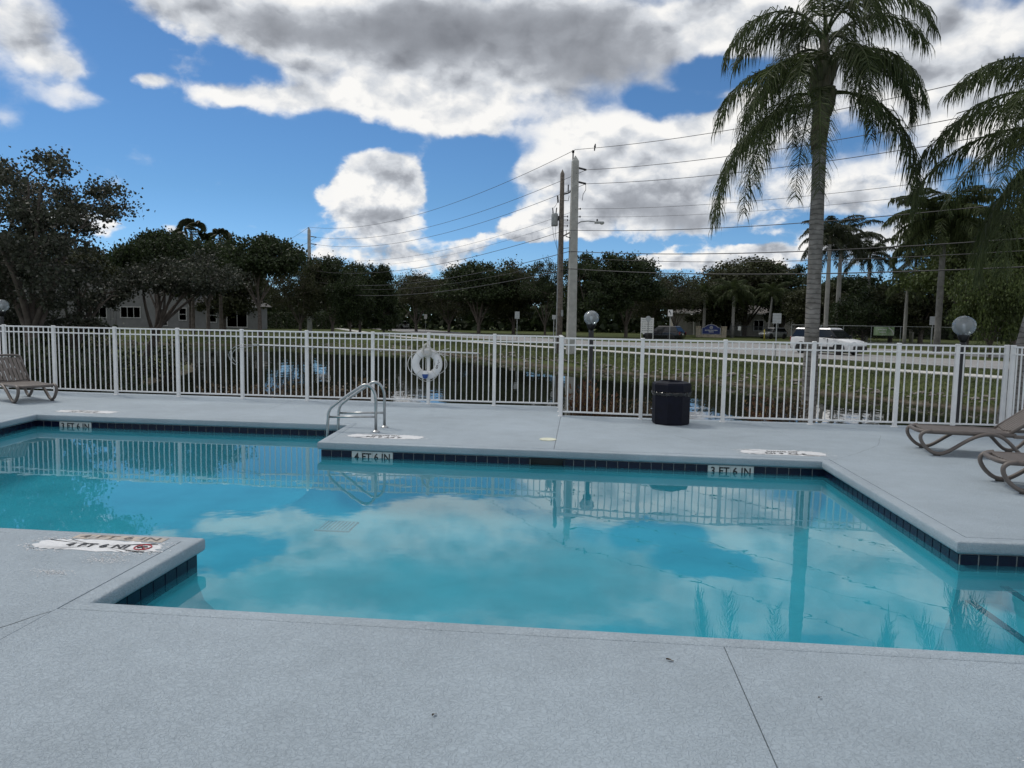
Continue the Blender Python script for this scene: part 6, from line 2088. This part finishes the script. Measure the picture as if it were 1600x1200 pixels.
for k, (x, y, top, lab) in enumerate(((-15.4, 19.2, 1.15, 'dark bush behind the left lounger'), (-14.4, 19.0, 1.0, 'dark bush behind the second panel from the left edge'), (-13.4, 19.2, 0.85, 'dark bush on the bank behind the third panel from the left edge'), (-16.9, 20.4, 1.3, 'dark bush around the left globe lamp post'), (-12.4, 19.0, 0.5, 'low dark bush at the left end of the pond'))):
    shrub(lab, x, y, top, 'leaf_dark', k % 3, k * 1.1, 1.5)
for k, (x, y, top, lab) in enumerate(((-16.6, 25.0, 0.5, 'low dark bush at the water under the grey leaved tree'), (-15.6, 21.5, 0.6, 'low dark bush at the water between the fence and the leafy trees'), (-19.0, 27.0, 1.5, 'dark bush under the tall leafy tree'), (-20.5, 26.5, 1.9, 'tall dark bush left of the tall leafy tree'), (-18.2, 30.5, 1.2, 'dark bush at the water beside the leafy trees'), (-23.0, 27.0, 2.2, 'tall dark bush at the far left of the bank'), (-17.6, 24.5, 0.9, 'low dark bush by the pond at the left'))):
    shrub(lab, x, y, top, 'leaf_dark', k % 3, k * 1.7, 2.4)

# ------------------------------------------------------------------ grass and bank litter
def scatter_grass():
    rng = np.random.default_rng(14)
    n = 52000
    s = rng.uniform(-14, 62, n); p = 27.3 + rng.random(n) ** 1.5 * 13.5
    x = U[0] * s + NR[0] * p; y = U[1] * s + NR[1] * p
    keep = ~((p > 33.1) & (p < 35.0))
    x, y = x[keep], y[keep]
    # a fringe on the near bank too
    m = 14000
    x2 = rng.uniform(-16, 20, m); y2 = np.where(x2 < -0.4, 15.75, 14.1) + rng.random(m) ** 1.3 * 2.2
    x = np.concatenate([x, x2]); y = np.concatenate([y, y2])
    z = ground_height(x, y); k = z > -0.93
    x, y, z = x[k], y[k], z[k]
    n = len(x); V = np.zeros((n, 3, 3, 3)); h = rng.uniform(0.04, 0.10, n)
    for b in range(3):
        a = rng.uniform(0, 2 * PI, n); dx, dy = np.cos(a), np.sin(a); w = 0.014
        bx, by = x + rng.normal(0, .04, n), y + rng.normal(0, .04, n)
        V[:, b, 0] = np.stack([bx - dy * w, by + dx * w, z - 0.02], 1)
        V[:, b, 1] = np.stack([bx + dy * w, by - dx * w, z - 0.02], 1)
        V[:, b, 2] = np.stack([bx + dx * h * .6, by + dy * h * .6, z + h * rng.uniform(.6, 1.1, n)], 1)
    V = V.reshape(-1, 3); t = n * 3
    me = bpy.data.meshes.new('grass'); me.vertices.add(len(V)); me.vertices.foreach_set('co', V.astype(np.float32).ravel())
    me.loops.add(3 * t); me.polygons.add(t); me.loops.foreach_set('vertex_index', np.arange(3 * t, dtype=np.int32)); me.polygons.foreach_set('loop_start', (np.arange(t) * 3).astype(np.int32))
    me.update(calc_edges=True); me.validate()
    me.materials.append(leaf_mat('grass_blades', (0.040, 0.054, 0.018), (0.078, 0.095, 0.036), None, 0.35))
    struct(link('grass', me, None), 'stuff')
scatter_grass()

def bank_rocks():
    rnd = random.Random(21); m = MB()
    P_ = [Vector(p) for p in POND]
    edge = list(range(7, 18))
    for i in edge:
        a, b = P_[i], P_[(i + 1) % len(P_)]
        L_ = (b - a).length; n_ = Vector((-(b - a).y, (b - a).x)) / L_
        for k in range(int(L_ * 9)):
            q = a + (b - a) * rnd.random() - n_ * rnd.gauss(0.7, 0.28)
            z = gz(q.x, q.y)
            if z < -1.02: continue
            s = rnd.uniform(0.03, 0.12) * (1.8 if rnd.random() < .06 else 1)
            V = []
            rot = rnd.uniform(0, 6.28)
            for j, (zz_, rr) in enumerate(((-0.3, 0.8), (0.15, 1.0), (0.5, 0.55))):
                for t in range(5):
                    an = rot + t * 1.2566 + j * 0.3; r_ = s * rr * rnd.uniform(.7, 1.25)
                    V.append((q.x + r_ * math.cos(an) * 1.3, q.y + r_ * math.sin(an), z + s * zz_ * rnd.uniform(.7, 1.2)))
            m.faces(V, [(0, 1, 6, 5), (1, 2, 7, 6), (2, 3, 8, 7), (3, 4, 9, 8), (4, 0, 5, 9), (5, 6, 11, 10), (6, 7, 12, 11), (7, 8, 13, 12), (8, 9, 14, 13), (9, 5, 10, 14), (10, 11, 12, 13, 14)])
    struct(obj('bank_rocks', m, M['rock']), 'stuff')
bank_rocks()
